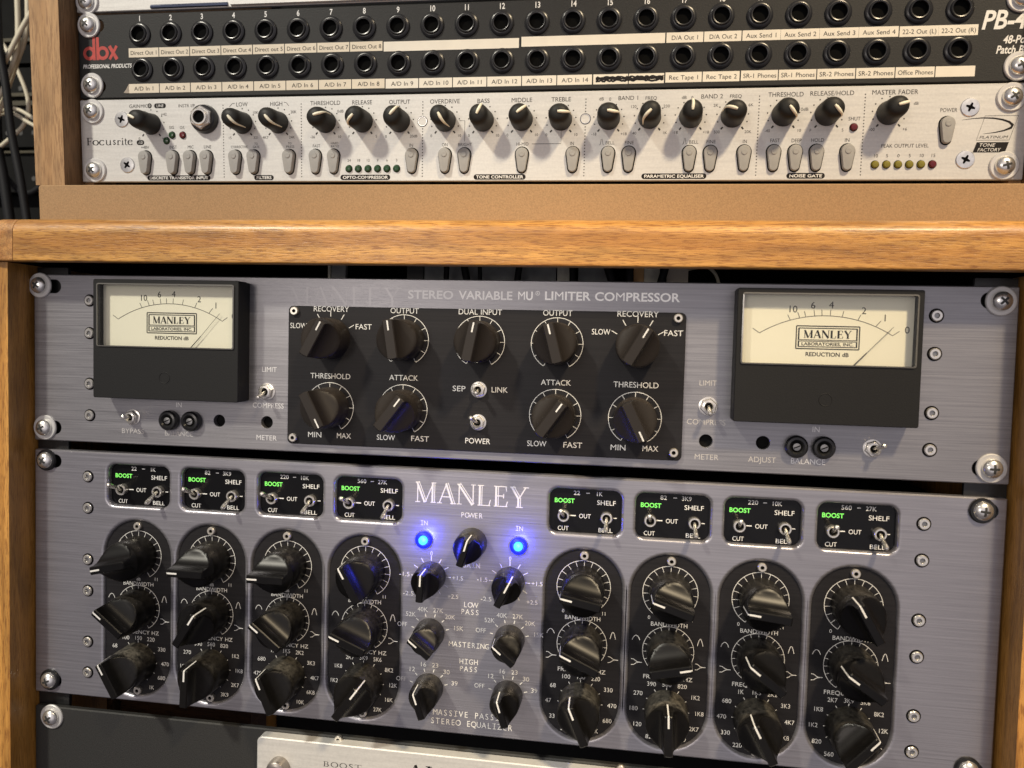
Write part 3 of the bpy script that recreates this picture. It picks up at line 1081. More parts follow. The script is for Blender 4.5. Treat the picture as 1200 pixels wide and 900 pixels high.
def meter(unit, cx, needle_tip):
    z0, z1 = 24.9, 85.1
    x0, x1 = cx - 39.4, cx + 39.4
    wx0, wx1, wz0, wz1 = cx - 37.0, cx + 37.0, 51.2, 82.9
    mb = MB().mat("meter_plastic")
    czc = (z0 + z1) / 2
    # front with the window opening
    F = -12.0
    mb.flat([rrect(cx, czc, x1 - x0 - .6, z1 - z0 - .6, .6, 3), rrect(cx, (wz0 + wz1) / 2, wx1 - wx0, wz1 - wz0, 1.0, 3)], F)
    o1 = rrect(cx, czc, x1 - x0, z1 - z0, .9, 3)
    oi = rrect(cx, czc, x1 - x0 - .6, z1 - z0 - .6, .6, 3)
    ob = rrect(cx, czc, x1 - x0 - .4, z1 - z0 - .4, .9, 3)
    mb.loft([[(x, -.1, z) for x, z in ob], [(x, -3.0, z) for x, z in ob], [(x, -3.2, z) for x, z in o1], [(x, F + .3, z) for x, z in o1], [(x, F, z) for x, z in oi]], False, False)
    ww = rrect(cx, (wz0 + wz1) / 2, wx1 - wx0, wz1 - wz0, 1.0, 3)
    mb.loft([[(x, F, z) for x, z in ww], [(x, -7.2, z) for x, z in ww]], False, False)
    # faint moulded screw dimple
    mb.lathe([(3.0, F - .02), (2.8, F - .16), (2.6, F - .05)], cx, 36.0, 28, False, False)
    m_ = mb.build("meter", unit, smooth=30)
    d = MB().mat("dial_paper")
    d.flat([rrect(cx, (wz0 + wz1) / 2, wx1 - wx0 - .2, wz1 - wz0 - .2, .8, 3)], -7.3)
    d.mat("ink")
    Y_ = -7.35
    ax, apex = cx - .2, 73.4
    Rr = 53.0
    az = apex - Rr

    def pt(dx, extra):
        a = math.asin(dx / Rr)
        return (ax + (Rr + extra) * math.sin(a), az + (Rr + extra) * math.cos(a))
    d.line([pt(-28.4 + 56.8 * i / 40, 0) for i in range(41)], .28, Y_)
    for dx, ln in ((-28.4, 3.4), (-15.2, 2.7), (-11.2, 2.9), (-8.6, 2.7), (-4.8, 2.7), (-1.7, 2.7), (1.8, 2.7), (6.9, 2.7), (13.6, 2.7), (21.2, 3.2), (28.4, 3.2)):
        d.line([pt(dx, -.1), pt(dx * (1 + .012 * ln), ln)], .26, Y_ - .003)
    for t, dx, e in (("10", -13.3, 4.6), ("6", -5.2, 4.9), ("4", 2.0, 4.9), ("2", 14.7, 4.8), ("1", 22.8, 5.2), ("0", 31.2, 5.6)):
        p = pt(dx, e)
        d.text(t, p[0], p[1], 3.0, Y_)
    bx, bz = cx + .9, 63.6
    for w_, h_, q in ((27.0, 10.2, .5), (25.2, 8.4, .3)):
        d.line(rrect(bx, bz, w_, h_, .1, 1), q, Y_, True)
    d.line(rrect(bx, bz + 1.5, 24.6, 5.2, .1, 1), .35, Y_ - .003, True)
    d.line(rrect(bx, bz - 2.9, 24.6, 2.4, .1, 1), .3, Y_ - .003, True)
    serif_text(d, "MANLEY", bx, bz + 1.5, 3.5, Y_, 20.4, thin=1.45)
    d.text("LABORATORIES, INC.", bx, bz - 2.9, 1.35, Y_, 22.4, bold=.022)
    d.text("REDUCTION dB", cx + .9, 56.1, 1.75, Y_, 18.6, bold=.022)
    d.build("dial", m_, smooth=0)
    nd = MB().mat("ink")
    bx0 = (cx + 12.2, -8.6, 51.6)
    mid = (cx + 17.4, -8.6, 57.2)
    nd.tube([bx0, mid], .2, 8)
    nd.tube([mid, (cx + needle_tip, -8.6, 68.9)], .1, 8)
    nd.build("needle", m_)
    g = MB().mat("clear_acrylic")
    gl = rrect(cx, (wz0 + wz1) / 2, wx1 - wx0 - .1, wz1 - wz0 - .1, .9, 3)
    gi = rrect(cx, (wz0 + wz1) / 2, wx1 - wx0 - 1.3, wz1 - wz0 - 1.3, .7, 3)
    g.loft([[(x, -10.6, z) for x, z in gi], [(x, -11.0, z) for x, z in gl], [(x, -11.9, z) for x, z in gl], [(x, -12.5, z) for x, z in gi]])
    g.build("window", m_, smooth=20)
    e = MB().mat("acrylic_edge_glint")  # grey frame with the acrylic's edge highlight put into its colour
    o_ = rrect(cx, (wz0 + wz1) / 2, wx1 - wx0 + .3, wz1 - wz0 + .3, 1.1, 4)
    i_ = rrect(cx, (wz0 + wz1) / 2, wx1 - wx0 - .9, wz1 - wz0 - .9, .7, 4)
    e.loft([[(x, -11.9, z) for x, z in o_], [(x, -12.6, z) for x, z in o_], [(x, -12.75, z) for x, z in i_], [(x, -12.1, z) for x, z in i_]], False, False)
    e.build("window_rim", m_, smooth=20)
    return m_


meter(vm, -158.6, 27.6)
meter(vm, 158.6, 28.2)

# ================================================================== STEREO EQUALISER (3U, thick sculpted plate)
MZ = -5.6
eq = thing("stereo_equaliser", "thick grey stereo equaliser with eight black knob columns and two blue lamps, lowest full unit", "equaliser", (0, 0, 0), (0, 0.0027, 0))
LC = [-181.5, -139.85, -98.2, -56.6]
RC = [53.8, 95.2, 136.9, 178.6]
WL = [-181.0, -139.2, -96.8, -55.4]
WR = [53.4, 94.9, 136.3, 178.2]
mb = MB().mat("thick_grey_aluminium")
holes = []
for x in LC + RC:
    holes.append((x, -88.0, 37.4, 93.8, 18.6, 1.9))
for x in WL + WR:
    holes.append((x, -22.6, 34.8, 21.6, 4.2, 1.7))
holes += [(sx * 231.5, z, 12, 7, 3.4, .2) for sx in (-1, 1) for z in (-11.6, -131.0)]
mb.plate((0, MZ - 66.3, 482.6, 132.6, .8), holes, 5, 0, .7)
eface = mb.build("faceplate", eq, smooth=28)
mb = MB().mat("gear_dark")
mb.box(-216, 216, 5.2, 250, -136, -8)
mb.build("chassis", eq)
fr = ["22", "33", "47", "68", "100", "150", "220", "330", "470", "680", "1K"]
fr2 = ["82", "120", "180", "270", "390", "560", "820", "1K2", "1K8", "2K7", "3K9"]
fr3 = ["220", "330", "470", "680", "1K", "1K5", "2K2", "3K3", "4K7", "6K8", "10K"]
fr4 = ["560", "820", "1K2", "1K8", "2K7", "3K9", "5K6", "8K2", "12K", "16K", "27K"]
frs = [fr, fr2, fr3, fr4]
ZG, ZB_, ZF = -59.6, -88.0, -117.2
YC = 1.6
gainA = [-103, -90, -90, -30, -79, -72, -84, 150 - 180 - 2]
bwA = [-52, 32, -52, -68, -66, 77, -52, -56]
frA = [-30, 2, -24, 36, -24, -2, -28, 42]
gainA[7] = -30
for i, x in enumerate(LC + RC):
    mb = MB().mat("black_plate")
    mb.flat([rrect(x, -88, 37.6, 94.0, 18.7, 9)], YC)
    cp = mb.build("channel_plate", eq)
    pr = MB().mat("white_print")
    Y = YC - .05
    pr.arc(x, ZG, 13.0, -150, 150, .27, Y, 50)
    for k in range(17):
        pr.tick(x, ZG, -150 + 300 * k / 16, 10.2, 13.0, .23, Y - .004)
    pr.arc(x, ZB_, 12.1, -150, 150, .27, Y, 50)
    for k in range(17):
        pr.tick(x, ZB_, -150 + 300 * k / 16, 9.9, 12.1, .23, Y - .004)
    for k in range(11):
        a = -150 + 30 * k
        pr.tick(x, ZF, a, 9.0, 11.0 if abs(a) > 45 else 11.6, .34, Y)
        rx, rz = 15.6, 15.4
        if abs(a) < 45:
            rx, rz = 14.6, 14.6
        if k == 5:
            rz = 12.9
        pr.text(frs[i % 4][k], x + rx * math.sin(R(a)), ZF + rz * math.cos(R(a)), 2.05, Y, 1.5 * len(frs[i % 4][k]))
    pr.text("0", x - 9.6, ZG - 12.4, 1.7, Y)
    pr.text("11", x + 10.2, ZG - 12.4, 1.7, Y)
    pr.text("dB", x, ZG - 13.0, 1.5, Y)
    pr.text("BANDWIDTH", x, ZG - 15.4, 2.0, Y, 17.6)
    pr.text("FREQUENCY HZ", x + .2, -101.0, 2.0, Y, 23.5)
    # little curve symbols for bandwidth: broad and narrow bells, shallow and steep shelves
    pr.line([(x - 17.2 + 3.6 * q / 10, -83.6 + 2.3 * math.sin(math.pi * q / 10) ** .7) for q in range(11)], .3, Y)
    pr.line([(x + 13.6 + 2.6 * q / 10, -84.2 + 3.4 * math.sin(math.pi * q / 10) ** .9) for q in range(11)], .3, Y)
    for s_, o_ in ((-1, -17.4), (1, 12.6)):
        pts = [(0, 1.4), (1.2, 1.3), (2.6, .3), (3.6, .05), (5.2, 0)]
        for m_ in (1, -1):
            pr.line([(x + o_ + (a if s_ < 0 else a * .95 + .2), -94.4 + m_ * b * 1.05) for a, b in pts], .28, Y - (.003 if m_ > 0 else 0))
    print_mesh(pr, "lettering", cp)
    knob(eq, ME_KNOB_LARGE, ME_LINE_LARGE, x, ZG, gainA[i], YC - .1)
    knob(eq, ME_KNOB_LARGE, ME_LINE_LARGE, x, ZB_, bwA[i], YC - .1)
    knob(eq, ME_KNOB_DUSTY, ME_LINE_LARGE, x, ZF, frA[i], YC - .1)
    link("cap_screw", ME_CAPSCREW, eq, (x, YC, -44.0))
    link("cap_screw", ME_CAPSCREW, eq, (x + .4, YC, -132.4))
rngs = ["22 - 1K", "82 - 3K9", "220 - 10K", "560 - 27K"]
for i, x in enumerate(WL + WR):
    mb = MB().mat("black_gloss")
    yw = 3.2
    mb.flat([rrect(x, -22.6, 35.4, 22.2, 4.3, 6)], yw)
    wp = mb.build("switch_window", eq)
    pr = MB().mat("bright_print")
    Y = yw - .05
    zc = -22.6
    t = rngs[i % 4].split(" ")
    pr.text(t[0], x - 4.4, zc + 8.6, 2.0, Y, 1.6 * len(t[0]))
    pr.line([(x + .2, zc + 8.7), (x + 1.9, zc + 8.7)], .4, Y)
    pr.text(t[2], x + 6.4, zc + 8.6, 2.0, Y, 1.6 * len(t[2]))
    pr.text("SHELF", x + 10.0, zc + 4.4, 2.2, Y, 9.2)
    pr.line([(x - 7.4, zc - 2.6), (x - 4.6, zc - 2.6)], .5, Y)
    pr.text("OUT", x - .2, zc - 2.6, 2.1, Y, 5.8)
    pr.line([(x + 13.6, zc - 2.8), (x + 15.2, zc - 2.8)], .4, Y)
    pr.text("CUT", x - 10.6, zc - 9.0, 2.1, Y, 5.4)
    pr.text("BELL", x + 9.9, zc - 9.0, 2.1, Y, 7.0)
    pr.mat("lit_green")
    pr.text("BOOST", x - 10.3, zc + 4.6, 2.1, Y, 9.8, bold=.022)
    print_mesh(pr, "lettering", wp)
    toggle(eq, x - 10.4, zc - 2.6, yw, 24, 1.0, washer=False, side=-4, long=1.25)
    toggle(eq, x + 10.3, zc - 2.6, yw, -24, 1.0, washer=False, long=1.25)
pr = MB().mat("white_print")
Y = -.05
serif_text(pr, "MANLEY", -2.6, -17.2, 10.2, Y, 56.5, inline=1)


def mono(t, x, z, cap, wid):
    n_ = len(t)
    p = wid / n_
    for k, ch in enumerate(t):
        xx = x - wid / 2 + p * (k + .5)
        if ch == ' ':
            continue
        pr.text(ch, xx, z, cap, Y, sx=.86, bold=-.012 if False else 0.0)
        if ch == 'I':
            for q in (-1, 1):
                pr.line([(xx - .55 * p * .6, z + q * cap * .46), (xx + .55 * p * .6, z + q * cap * .46)], .28, Y - .004)


mono("POWER", -2.2, -27.4, 2.5, 11.4)
mono("GAIN", -1.8, -52.3, 2.5, 9.2)
mono("IN", -26.2, -32.6, 2.3, 3.9)
mono("IN", 21.6, -32.5, 2.3, 3.9)
mono("LOW", -1.8, -72.2, 2.6, 7.4)
mono("PASS", -1.8, -75.8, 2.6, 9.8)
mono("MASTERING", -1.9, -92.5, 2.6, 20.6)
mono("HIGH", -1.8, -100.9, 2.6, 9.8)
mono("PASS", -1.8, -104.6, 2.6, 9.8)
mono("MASSIVE PASSIVE", 0.2, -127.9, 2.9, 39.5)
mono("STEREO EQUALIZER", 0.2, -132.4, 2.9, 42.0)
for cx in (-22.0, 17.6):
    for a in (-150, -120, -90, -60, -30, 0, 30, 60, 90, 120, 150):
        pr.tick(cx, -59.2, a, 7.8, 10.2, .4, Y)
    pr.text("0", cx, -47.7, 2.1, Y, sx=.8)
    pr.text("-1.5", cx - 13.6, -59.0, 2.1, Y, 5.6)
    pr.text("+1.5", cx + 13.6, -59.2, 2.1, Y, 5.8)
    pr.text("-2.5", cx - 11.4, -68.6, 2.1, Y, 5.8)
    pr.text("+2.5", cx + 11.4, -68.6, 2.1, Y, 5.8)
for cx in (-21.9, 18.2):
    for cz, ls in ((-88.0, ("OFF", "52K", "40K", "27K", "20K", "15K")), (-116.0, ("OFF", "12", "16", "23", "30", "39"))):
        for a, t in zip((-75, -45, -15, 15, 45, 75), ls):
            pr.tick(cx, cz, a, 8.4, 10.0, .42, Y)
            rr = 12.2 if abs(a) < 20 else 12.6 if abs(a) < 50 else 13.6
            ex = -.8 if (abs(a) == 15 and len(t) == 3 and a < 0) else .8 if (abs(a) == 15 and len(t) == 3) else 0
            pr.text(t, cx + rr * math.sin(R(a)) + ex + (1.2 * (1 if a > 0 else -1) if abs(a) > 40 and len(t) == 3 else 0), cz + rr * math.cos(R(a)), 2.2, Y, 1.75 * len(t))
print_mesh(pr, "lettering", eface)
# centre knobs
knob(eq, ME_KNOB_SMALL, ME_LINE_SMALL, -1.6, -41.0, 16)
for x, z, a in ((-22.0, -59.2, 2), (17.6, -59.2, 26), (-21.9, -88, -52), (18.4, -88, -50), (-21.9, -116, -20), (18.2, -116, -18)):
    knob(eq, ME_KNOB_SMALL, ME_LINE_SMALL, x, z, a)
for x in (-26.0, 21.6):
    mb = MB().mat("lit_blue_rim")
    mb.lathe([(4.3, 0), (4.3, -1.2), (3.9, -1.8), (3.1, -2.0), (2.9, -1.4), (2.2, -1.3)], n=32, cap0=False, cap1=False)
    p = mb.build("push_lamp", eq, (x, 0, -41.0))
    mb = MB().mat("lit_blue")
    mb.lathe([(2.3, -1.1), (2.25, -2.2), (1.9, -2.8), (1.0, -3.0), (.05, -3.05)], n=28)
    mb.build("lens", p)
    ld = bpy.data.lights.new("blue_lamp_glow", 'POINT')
    ld.energy = 0.026
    ld.color = (0.05, 0.06, 1.0)
    ld.shadow_soft_size = 0.002
    lo = bpy.data.objects.new("blue_lamp_glow", ld)
    C.objects.link(lo)
    lo.parent = p
    lo.location = Vector((0, -8.5, 0)) * S
for x in (-209.7, 206.5):
    for z in (-18.9, -35.7, -63.4, -80.3, -108.0, -124.8):
        link("hex_bolt", ME_HEX, eq, (x, 0, z), (0, R(random.uniform(0, 60)), 0))
for x, z, t in ((-233.8, -11.2, 10), (-231.8, -130.6, 45), (230.6, -11.4, 70), (230.6, -130.2, 30)):
    rack_screw(eq, x, z, 0, t, 'dark')

# ================================================================== black blank panel and silver unit at the bottom edge
bl = thing("silver_front_preamp", "unit at the bottom edge, silver plate with serif lettering on charcoal panel", "preamplifier", (0, 0, 0), (0, 0.0027, 0))
mb = MB().mat("charcoal_paint")
mb.plate((0, -145.8 - 44, 482.6, 88.1, 1.2), [], 3, 0, .6)
mb.build("faceplate", bl)
mb = MB().mat("silver_aluminium")
mb.prism(rrect(68, -146.9 - 42, 356, 84, 3.0), -.05, -6.0, .5, rrect(68, -146.9 - 42, 355, 83, 2.6))
sp = mb.build("silver_plate", bl, smooth=30)
pr = MB().mat("ink")
Y = -6.05
serif_text(pr, "BOOST", -64.2, -157.4, 2.6, Y, 20.4)
serif_text(pr, "AVALON", -31.4, -157.3, 8.6, Y, 62.0, al="L")
print_mesh(pr, "lettering", sp)
mb = MB().mat("button_metal")
mb.lathe([(5.4, 0), (5.4, -4.0), (4.9, -5.6), (3.8, -6.4), (2.6, -6.5), (2.4, -5.2)], n=32)
mb.mat("steel_dark").disc(0, 0, 2.42, -5.22, 20)
mb.build("push_button", bl, (-97.5, -6.0, -161.4))
rack_screw(bl, -230.8, -151.0, 0, 30)
for x in (-68.3, 74.6):
    link("cap_screw", ME_CAPSCREW, bl, (x, 0, -142.4 - 5.5 + 1.0))

# ================================================================== UPPER RACK (local frame of the channel strip, z=0 is its top edge)
ts = thing("channel_strip", "bright silver channel strip with cream marked rounded knobs and grey push buttons", "preamplifier", UP, UPR)
mb = MB().mat("silver_aluminium")
mb.plate((0, -22, 482.6, 44, .6), [], 2.5, 0, .35)
tface = mb.build("faceplate", ts)
mb = MB().mat("gear_dark")
mb.box(-216, 216, 2.6, 200, -43, -1)
mb.build("chassis", ts)
pr = MB().mat("ink_grey")
Y = -.05
TK = [(-199.1, -13.3), (-146.4, -13.4), (-126.2, -13.4), (-99.9, -13.4), (-79.8, -13.4), (-59.8, -13.5), (-35.6, -13.5), (-15.8, -13.6), (4.2, -13.5), (24.1, -13.6), (48.0, -13.5), (68.1, -13.2), (88.0, -13.1), (108.0, -13.1), (131.9, -12.8), (152.0, -12.8), (180.1, -12.7)]
labs = [("0", "+60"), ("15", "321"), ("4K7", "24K"), ("-26", "10"), ("F", "S"), ("0", "20dB"), ("0", "10"), ("0", "10"), ("0", "10"), ("0", "10"), ("-18", "+18"), ("40", "1K"), ("-18", "+18"), ("500", "20K"), ("-40", "10"), ("F", "S"), ("-00", "+6")]
for (x, z), (a_, b_) in zip(TK, labs):
    for k in range(11):
        a = -140 + 28 * k
        big = k in (0, 10)
        cx_, cz_ = x + 7.5 * math.sin(R(a)), z + 7.5 * math.cos(R(a))
        if big:
            pr.tick(x, z, a, 6.9, 8.3, .75, Y)
        else:
            pr.disc(cx_, cz_, .36, Y, 8)
    pr.text(a_, x - 7.2, z - 7.6, 1.35, Y)
    pr.text(b_, x + 7.6, z - 7.6, 1.35, Y)
for t, x, z, wd, cp_ in (("GAIN", -208.6, -3.7, 6.6, 1.9), ("MIC", -203.0, -3.7, 4.2, 1.7), ("INSTR I/P", -178.3, -3.9, 9.6, 1.6), ("LOW", -146.6, -3.7, 6.6, 2.1), ("HIGH", -127.2, -3.7, 7.2, 2.1),
                         ("THRESHOLD", -100.0, -3.7, 16.6, 2.1), ("RELEASE", -80.0, -3.7, 11.0, 2.1), ("OUTPUT", -59.8, -3.8, 11.4, 2.1), ("OVERDRIVE", -35.8, -3.9, 15.8, 2.1), ("BASS", -15.7, -4.0, 6.6, 2.1),
                         ("MIDDLE", 4.0, -3.9, 10.8, 2.1), ("TREBLE", 24.0, -3.9, 10.0, 2.1), ("dB", 44.1, -4.0, 2.4, 1.5), ("0", 48.4, -4.2, 1.1, 1.6), ("BAND 1", 57.5, -3.8, 10.4, 2.0), ("FREQ", 68.5, -4.0, 5.8, 1.6),
                         ("dB", 84.5, -4.0, 2.4, 1.5), ("0", 88.4, -4.2, 1.1, 1.6), ("BAND 2", 97.8, -3.7, 10.6, 2.0), ("FREQ", 109.1, -3.8, 5.8, 1.6), ("THRESHOLD", 132.6, -3.4, 16.6, 2.1), ("RELEASE/HOLD", 153.8, -3.2, 20.4, 2.1),
                         ("MASTER FADER", 182.2, -3.2, 20.8, 2.1), ("120", 60.0, -8.0, 3.0, 1.35), ("230", 76.2, -8.0, 3.2, 1.35), ("2K", 99.8, -8.0, 2.4, 1.35), ("6K", 116.4, -8.0, 2.4, 1.35), ("0dB", 141.6, -10.5, 3.6, 1.5), ("dB", 192.0, -8.5, 2.2, 1.4),
                         ("+42", -191.6, -8.2, 3.4, 1.4), ("10K", -139.0, -8.0, 3.2, 1.35), ("20K", -117.6, -8.0, 3.4, 1.5), ("0dB", -91.8, -8.0, 3.6, 1.4),
                         ("SIG", -187.2, -15.2, 2.9, 1.5), ("O/L", -181.0, -15.3, 3.0, 1.5), ("+48V", -203.2, -25.6, 4.8, 1.6), ("INST", -186.6, -25.6, 4.4, 1.6), ("MIC", -176.4, -25.6, 3.6, 1.6), ("LINE", -166.6, -25.6, 4.4, 1.6),
                         ("CORRECTIVE", -148.4, -25.8, 9.6, 1.3), ("TO", -138.8, -24.2, 2.0, 1.2), ("GATE", -138.8, -25.9, 3.8, 1.2), ("TO", -119.8, -24.2, 2.0, 1.2), ("PRESS", -119.6, -25.9, 4.6, 1.2), ("FAST", -105.0, -25.6, 4.2, 1.5),
                         ("HARD", -95.0, -24.3, 4.2, 1.2), ("RATIO", -94.8, -25.9, 4.6, 1.2), ("IN", -53.4, -25.7, 2.2, 1.6), ("ON", -35.6, -25.6, 3.2, 1.6), ("BRIGHT", -25.0, -25.6, 7.4, 1.6), ("HI-MID", 4.8, -25.6, 6.4, 1.6), ("IN", 30.0, -25.5, 2.2, 1.6),
                         ("BELL", 49.0, -25.4, 4.6, 1.6), ("FINE", 58.5, -25.4, 4.6, 1.6), ("BELL", 90.0, -25.4, 4.6, 1.6), ("FINE", 98.3, -25.3, 4.6, 1.6), ("IN", 114.4, -25.3, 2.2, 1.6), ("FAST", 128.5, -25.0, 4.6, 1.7), ("DEEP", 138.6, -25.1, 4.8, 1.7), ("HOLD", 148.4, -25.0, 6.2, 1.7), ("IN", 162.0, -25.1, 2.4, 1.7),
                         ("SHUT", 164.7, -15.2, 5.6, 1.7), ("PEAK OUTPUT LEVEL", 188.2, -28.0, 21.4, 1.7), ("POWER", 206.6, -11.8, 7.6, 1.7)):
    pr.text(t, x, z, cp_, Y, wd)
for t, x in (("24", -87.0), ("18", -81.9), ("12", -76.7), ("9", -71.5), ("6", -66.4), ("3", -61.2)):
    pr.text(t, x, -33.2, 1.3, Y)
for t, x in (("10", 175.4), ("5", 180.6), ("0", 185.7), ("5", 190.8), ("10", 196.0), ("15", 201.2)):
    pr.text(t, x, -32.6, 1.5, Y)
# filter slopes, bell symbols, bracket lines
pr.line([(-153.6, -4.8), (-152.0, -3.2), (-150.6, -3.0)], .25, Y)
pr.line([(-122.9, -3.0), (-121.6, -3.2), (-120.2, -4.8)], .25, Y)
for x in (43.6, 84.4):
    pr.line([(x, -26.4), (x + .6, -26.2), (x + 1.0, -23.6), (x + 1.5, -23.6), (x + 1.9, -26.2), (x + 2.4, -26.4)], .22, Y)
pr.line([(-28.0, -13.6), (-25.2, -13.6), (-25.2, -24.0)], .22, Y)
pr.line([(9.6, -25.6), (24.4, -25.6), (24.4, -17.0)], .25, Y)
# dotted dividers with their little rings
for x in (-157.3, -113.3, -47.4, 36.4, 120.3, 169.0):
    for k in range(26):
        z = -4.0 - k * 1.5
        if x in (-47.4, 36.4) and abs(z + 13.7) < 3.2:
            continue
        pr.disc(x, z, .33, Y, 6)
pr.mat("ink")
for x0, x1, t in ((-202.2, -165.2, "DISCRETE TRANSISTOR INPUT"), (-140.1, -129.0, "FILTERS"), (-91.8, -64.6, "OPTO-COMPRESSOR"), (-20.2, 6.8, "TONE CONTROLLER"), (65.1, 96.8, "PARAMETRIC EQUALISER"), (134.8, 152.7, "NOISE GATE")):
    z = -42.2 if x1 < 30 else -42.1
    z += .25
    pr.mat("ink").flat([rrect((x0 + x1) / 2, z, x1 - x0, 2.7, 1.35, 5)], Y)
    pr.mat("white_print").text(t, (x0 + x1) / 2, z, 1.45, Y - .05, (x1 - x0) - 2.6, bold=.022)
pr.mat("ink")
for x, z, w_, t in ((-199.8, -3.6, 2.4, "0"), (-193.7, -3.7, 6.8, "LINE"), (-205.8, -23.0, 4.4, "-10")):
    pr.mat("ink").flat([rrect(x, z, w_, 2.6, 1.2, 5)], Y)
    pr.mat("white_print").text(t, x, z, 1.4, Y - .05)
# makers's name in serif: stems with small feet
pr.mat("ink")
fz, fc = -22.2, 3.9
kx = 27.0 / 5.05


def st(a, b, wd, yy=0.0):
    pr.line([(-238.2 + a[0] * kx, fz - fc / 2 + a[1] * fc), (-238.2 + b[0] * kx, fz - fc / 2 + b[1] * fc)], wd * 1.2 * fc, Y - yy)


def bowl(cx, r, a0, a1, h_=.33, th=.11):
    n_ = 18
    P = []
    W = []
    for i in range(n_ + 1):
        a = R(a0 + (a1 - a0) * i / n_)
        P.append((-238.2 + (cx + r * math.cos(a)) * kx, fz - fc / 2 + (h_ + h_ * math.sin(a)) * fc))
        W.append((.065 + 1.15 * th * abs(math.cos(a)) ** 1.5) * fc)
    pr.line(P, W, Y)


st((.2, 0), (.2, 1), .15)
st((.05, .98), (.66, .98), .05, .004)
st((.66, .98), (.66, .76), .05, .008)
st((.2, .52), (.5, .52), .05, .004)
st((.5, .4), (.5, .64), .05, .008)
st((.05, .02), (.38, .02), .05, .004)
bowl(1.06, .29, 0, 360)
bowl(1.78, .28, 40, 320)
for x0 in (2.28,):
    st((x0, .66), (x0, .2), .12)
    bowl(x0 + .2, .2, 180, 330, .2, .08)
    st((x0 + .42, .66), (x0 + .42, 0), .12)
    st((x0 - .1, .65), (x0 + .04, .65), .05, .004)
    st((x0 + .36, .02), (x0 + .56, .02), .05, .004)
pr.text("s", -238.2 + 3.16 * kx, fz + .02 * fc, fc * .98, Y, 2.0)
st((3.56, 0), (3.56, .64), .12)
bowl(3.74, .17, 40, 140, .3, .1)
st((3.44, .02), (3.72, .02), .05, .004)
st((4.08, 0), (4.08, .64), .12)
pr.disc(-238.2 + 4.07 * kx, fz - fc / 2 + .86 * fc, .09 * fc, Y, 10)
st((3.96, .02), (4.2, .02), .05, .004)
st((4.40, .86), (4.40, .12), .11)
st((4.28, .63), (4.58, .63), .05, .004)
bowl(4.50, .1, 180, 330, .12, .05)
bowl(4.94, .25, 30, 330)
st((4.72, .40), (5.16, .40), .05, .004)
# emblem at the right: swoosh, box and name plate
pr.line([(222.8, -14.7), (237.2, -14.7), (234.0, -25.8), (219.7, -25.8)], .22, Y, True)
P = []
for i in range(31):
    a = R(115 - 235 * i / 30)
    P.append((222.5 + 12.6 * math.cos(a) if a > -1.6 else 222.5 + 12.6 * math.cos(a), -19.4 + 3.5 * math.sin(a)))
P = [(212.6, -16.5), (217, -15.9), (222, -15.6), (226.5, -15.8), (230.5, -16.5), (233.5, -17.6), (235.0, -19.0), (234.4, -20.2), (231.6, -21.4), (227.5, -22.3), (222.4, -22.9)]
pr.line(P, [.1, .3, .5, .65, .8, 1.0, 1.35, 1.1, .7, .4, .1], Y - .004)
pr.text("PLATINUM", 227.0, -24.4, 1.25, Y, 12.4, shear=.25)
pr.add([(220.0, Y, -26.7), (234.0, Y, -26.7), (232.6, Y, -31.4), (218.5, Y, -31.4)], [(0, 1, 2, 3)])
pr.mat("white_print")
pr.text("TONE", 224.4, -28.0, 1.5, Y - .05, 7.0, shear=.25)
pr.text("FACTORY", 225.4, -30.2, 1.5, Y - .05, 10.0, shear=.25)
print_mesh(pr, "lettering", tface)

# rounded rubber knobs with a comma shaped cream rib
def soft_knob():
    mb = MB().mat("rubber_black")
    n = 40
    prof = [(5.7, 0), (5.7, -3), (5.55, -6), (5.4, -10), (5.25, -12), (4.8, -13.7), (4.0, -14.7), (2.8, -15.3), (1.5, -15.6), (.05, -15.7)]
    rings = []
    for r, y in prof:
        rings.append([(r * math.sin(2 * math.pi * j / n) * (1 if y > -3 else .97 - .05 * abs(math.sin(2 * math.pi * j / n))), y, r * math.cos(2 * math.pi * j / n)) for j in range(n)])
    mb.loft(rings)
    return mb.data("knob", 45)


def comma():
    mb = MB().mat("cream")
    path = [(-.3, -15.7, -.4), (-.05, -15.65, .8), (.25, -15.4, 2.2), (.45, -14.8, 3.6), (.45, -13.7, 4.6), (.35, -12.0, 5.15), (.15, -8.5, 5.35), (.0, -5.2, 5.5)]
    wd = [.55, .8, .82, .72, .6, .48, .38, .22]
    mb.tube(path, wd, 10)
    return mb.data("pointer_rib", 60)


ME_SOFT = soft_knob()
ME_COMMA = comma()
angs = [-68, -222, -215, 70, -150, 20, 150, 15, 52, 78, 84, 222, 168, -80, 130, 130, 60]
angs = [-75, 128, 128, 62, 215, 28, 140, 12, 40, 80, 86, 215, -8, -82, 128, 125, 62]
for (x, z), a in zip(TK, angs):
    k = link("knob", ME_SOFT, ts, (x, 0, z), (0, R(a), 0))
    link("pointer_rib", ME_COMMA, k)
BT = [(-202.7, 3), (-186.6, 3), (-176.5, 3), (-166.9, 3), (-150.4, 3), (-140.0, 3), (-120.0, 3), (-105.5, 2.2), (-95.4, 2.2), (-53.0, 2.2), (-35.4, 2.8), (-25.2, 2.0), (4.7, 1.5), (30.5, 2.4), (48.2, 2.2), (58.4, 1.8), (88.0, 1.8), (98.1, 1.8), (114.2, 2.0), (128.2, 2.0), (138.2, 2.2), (148.1, 2.2), (162.3, 2.4), (206.2, 2.4)]


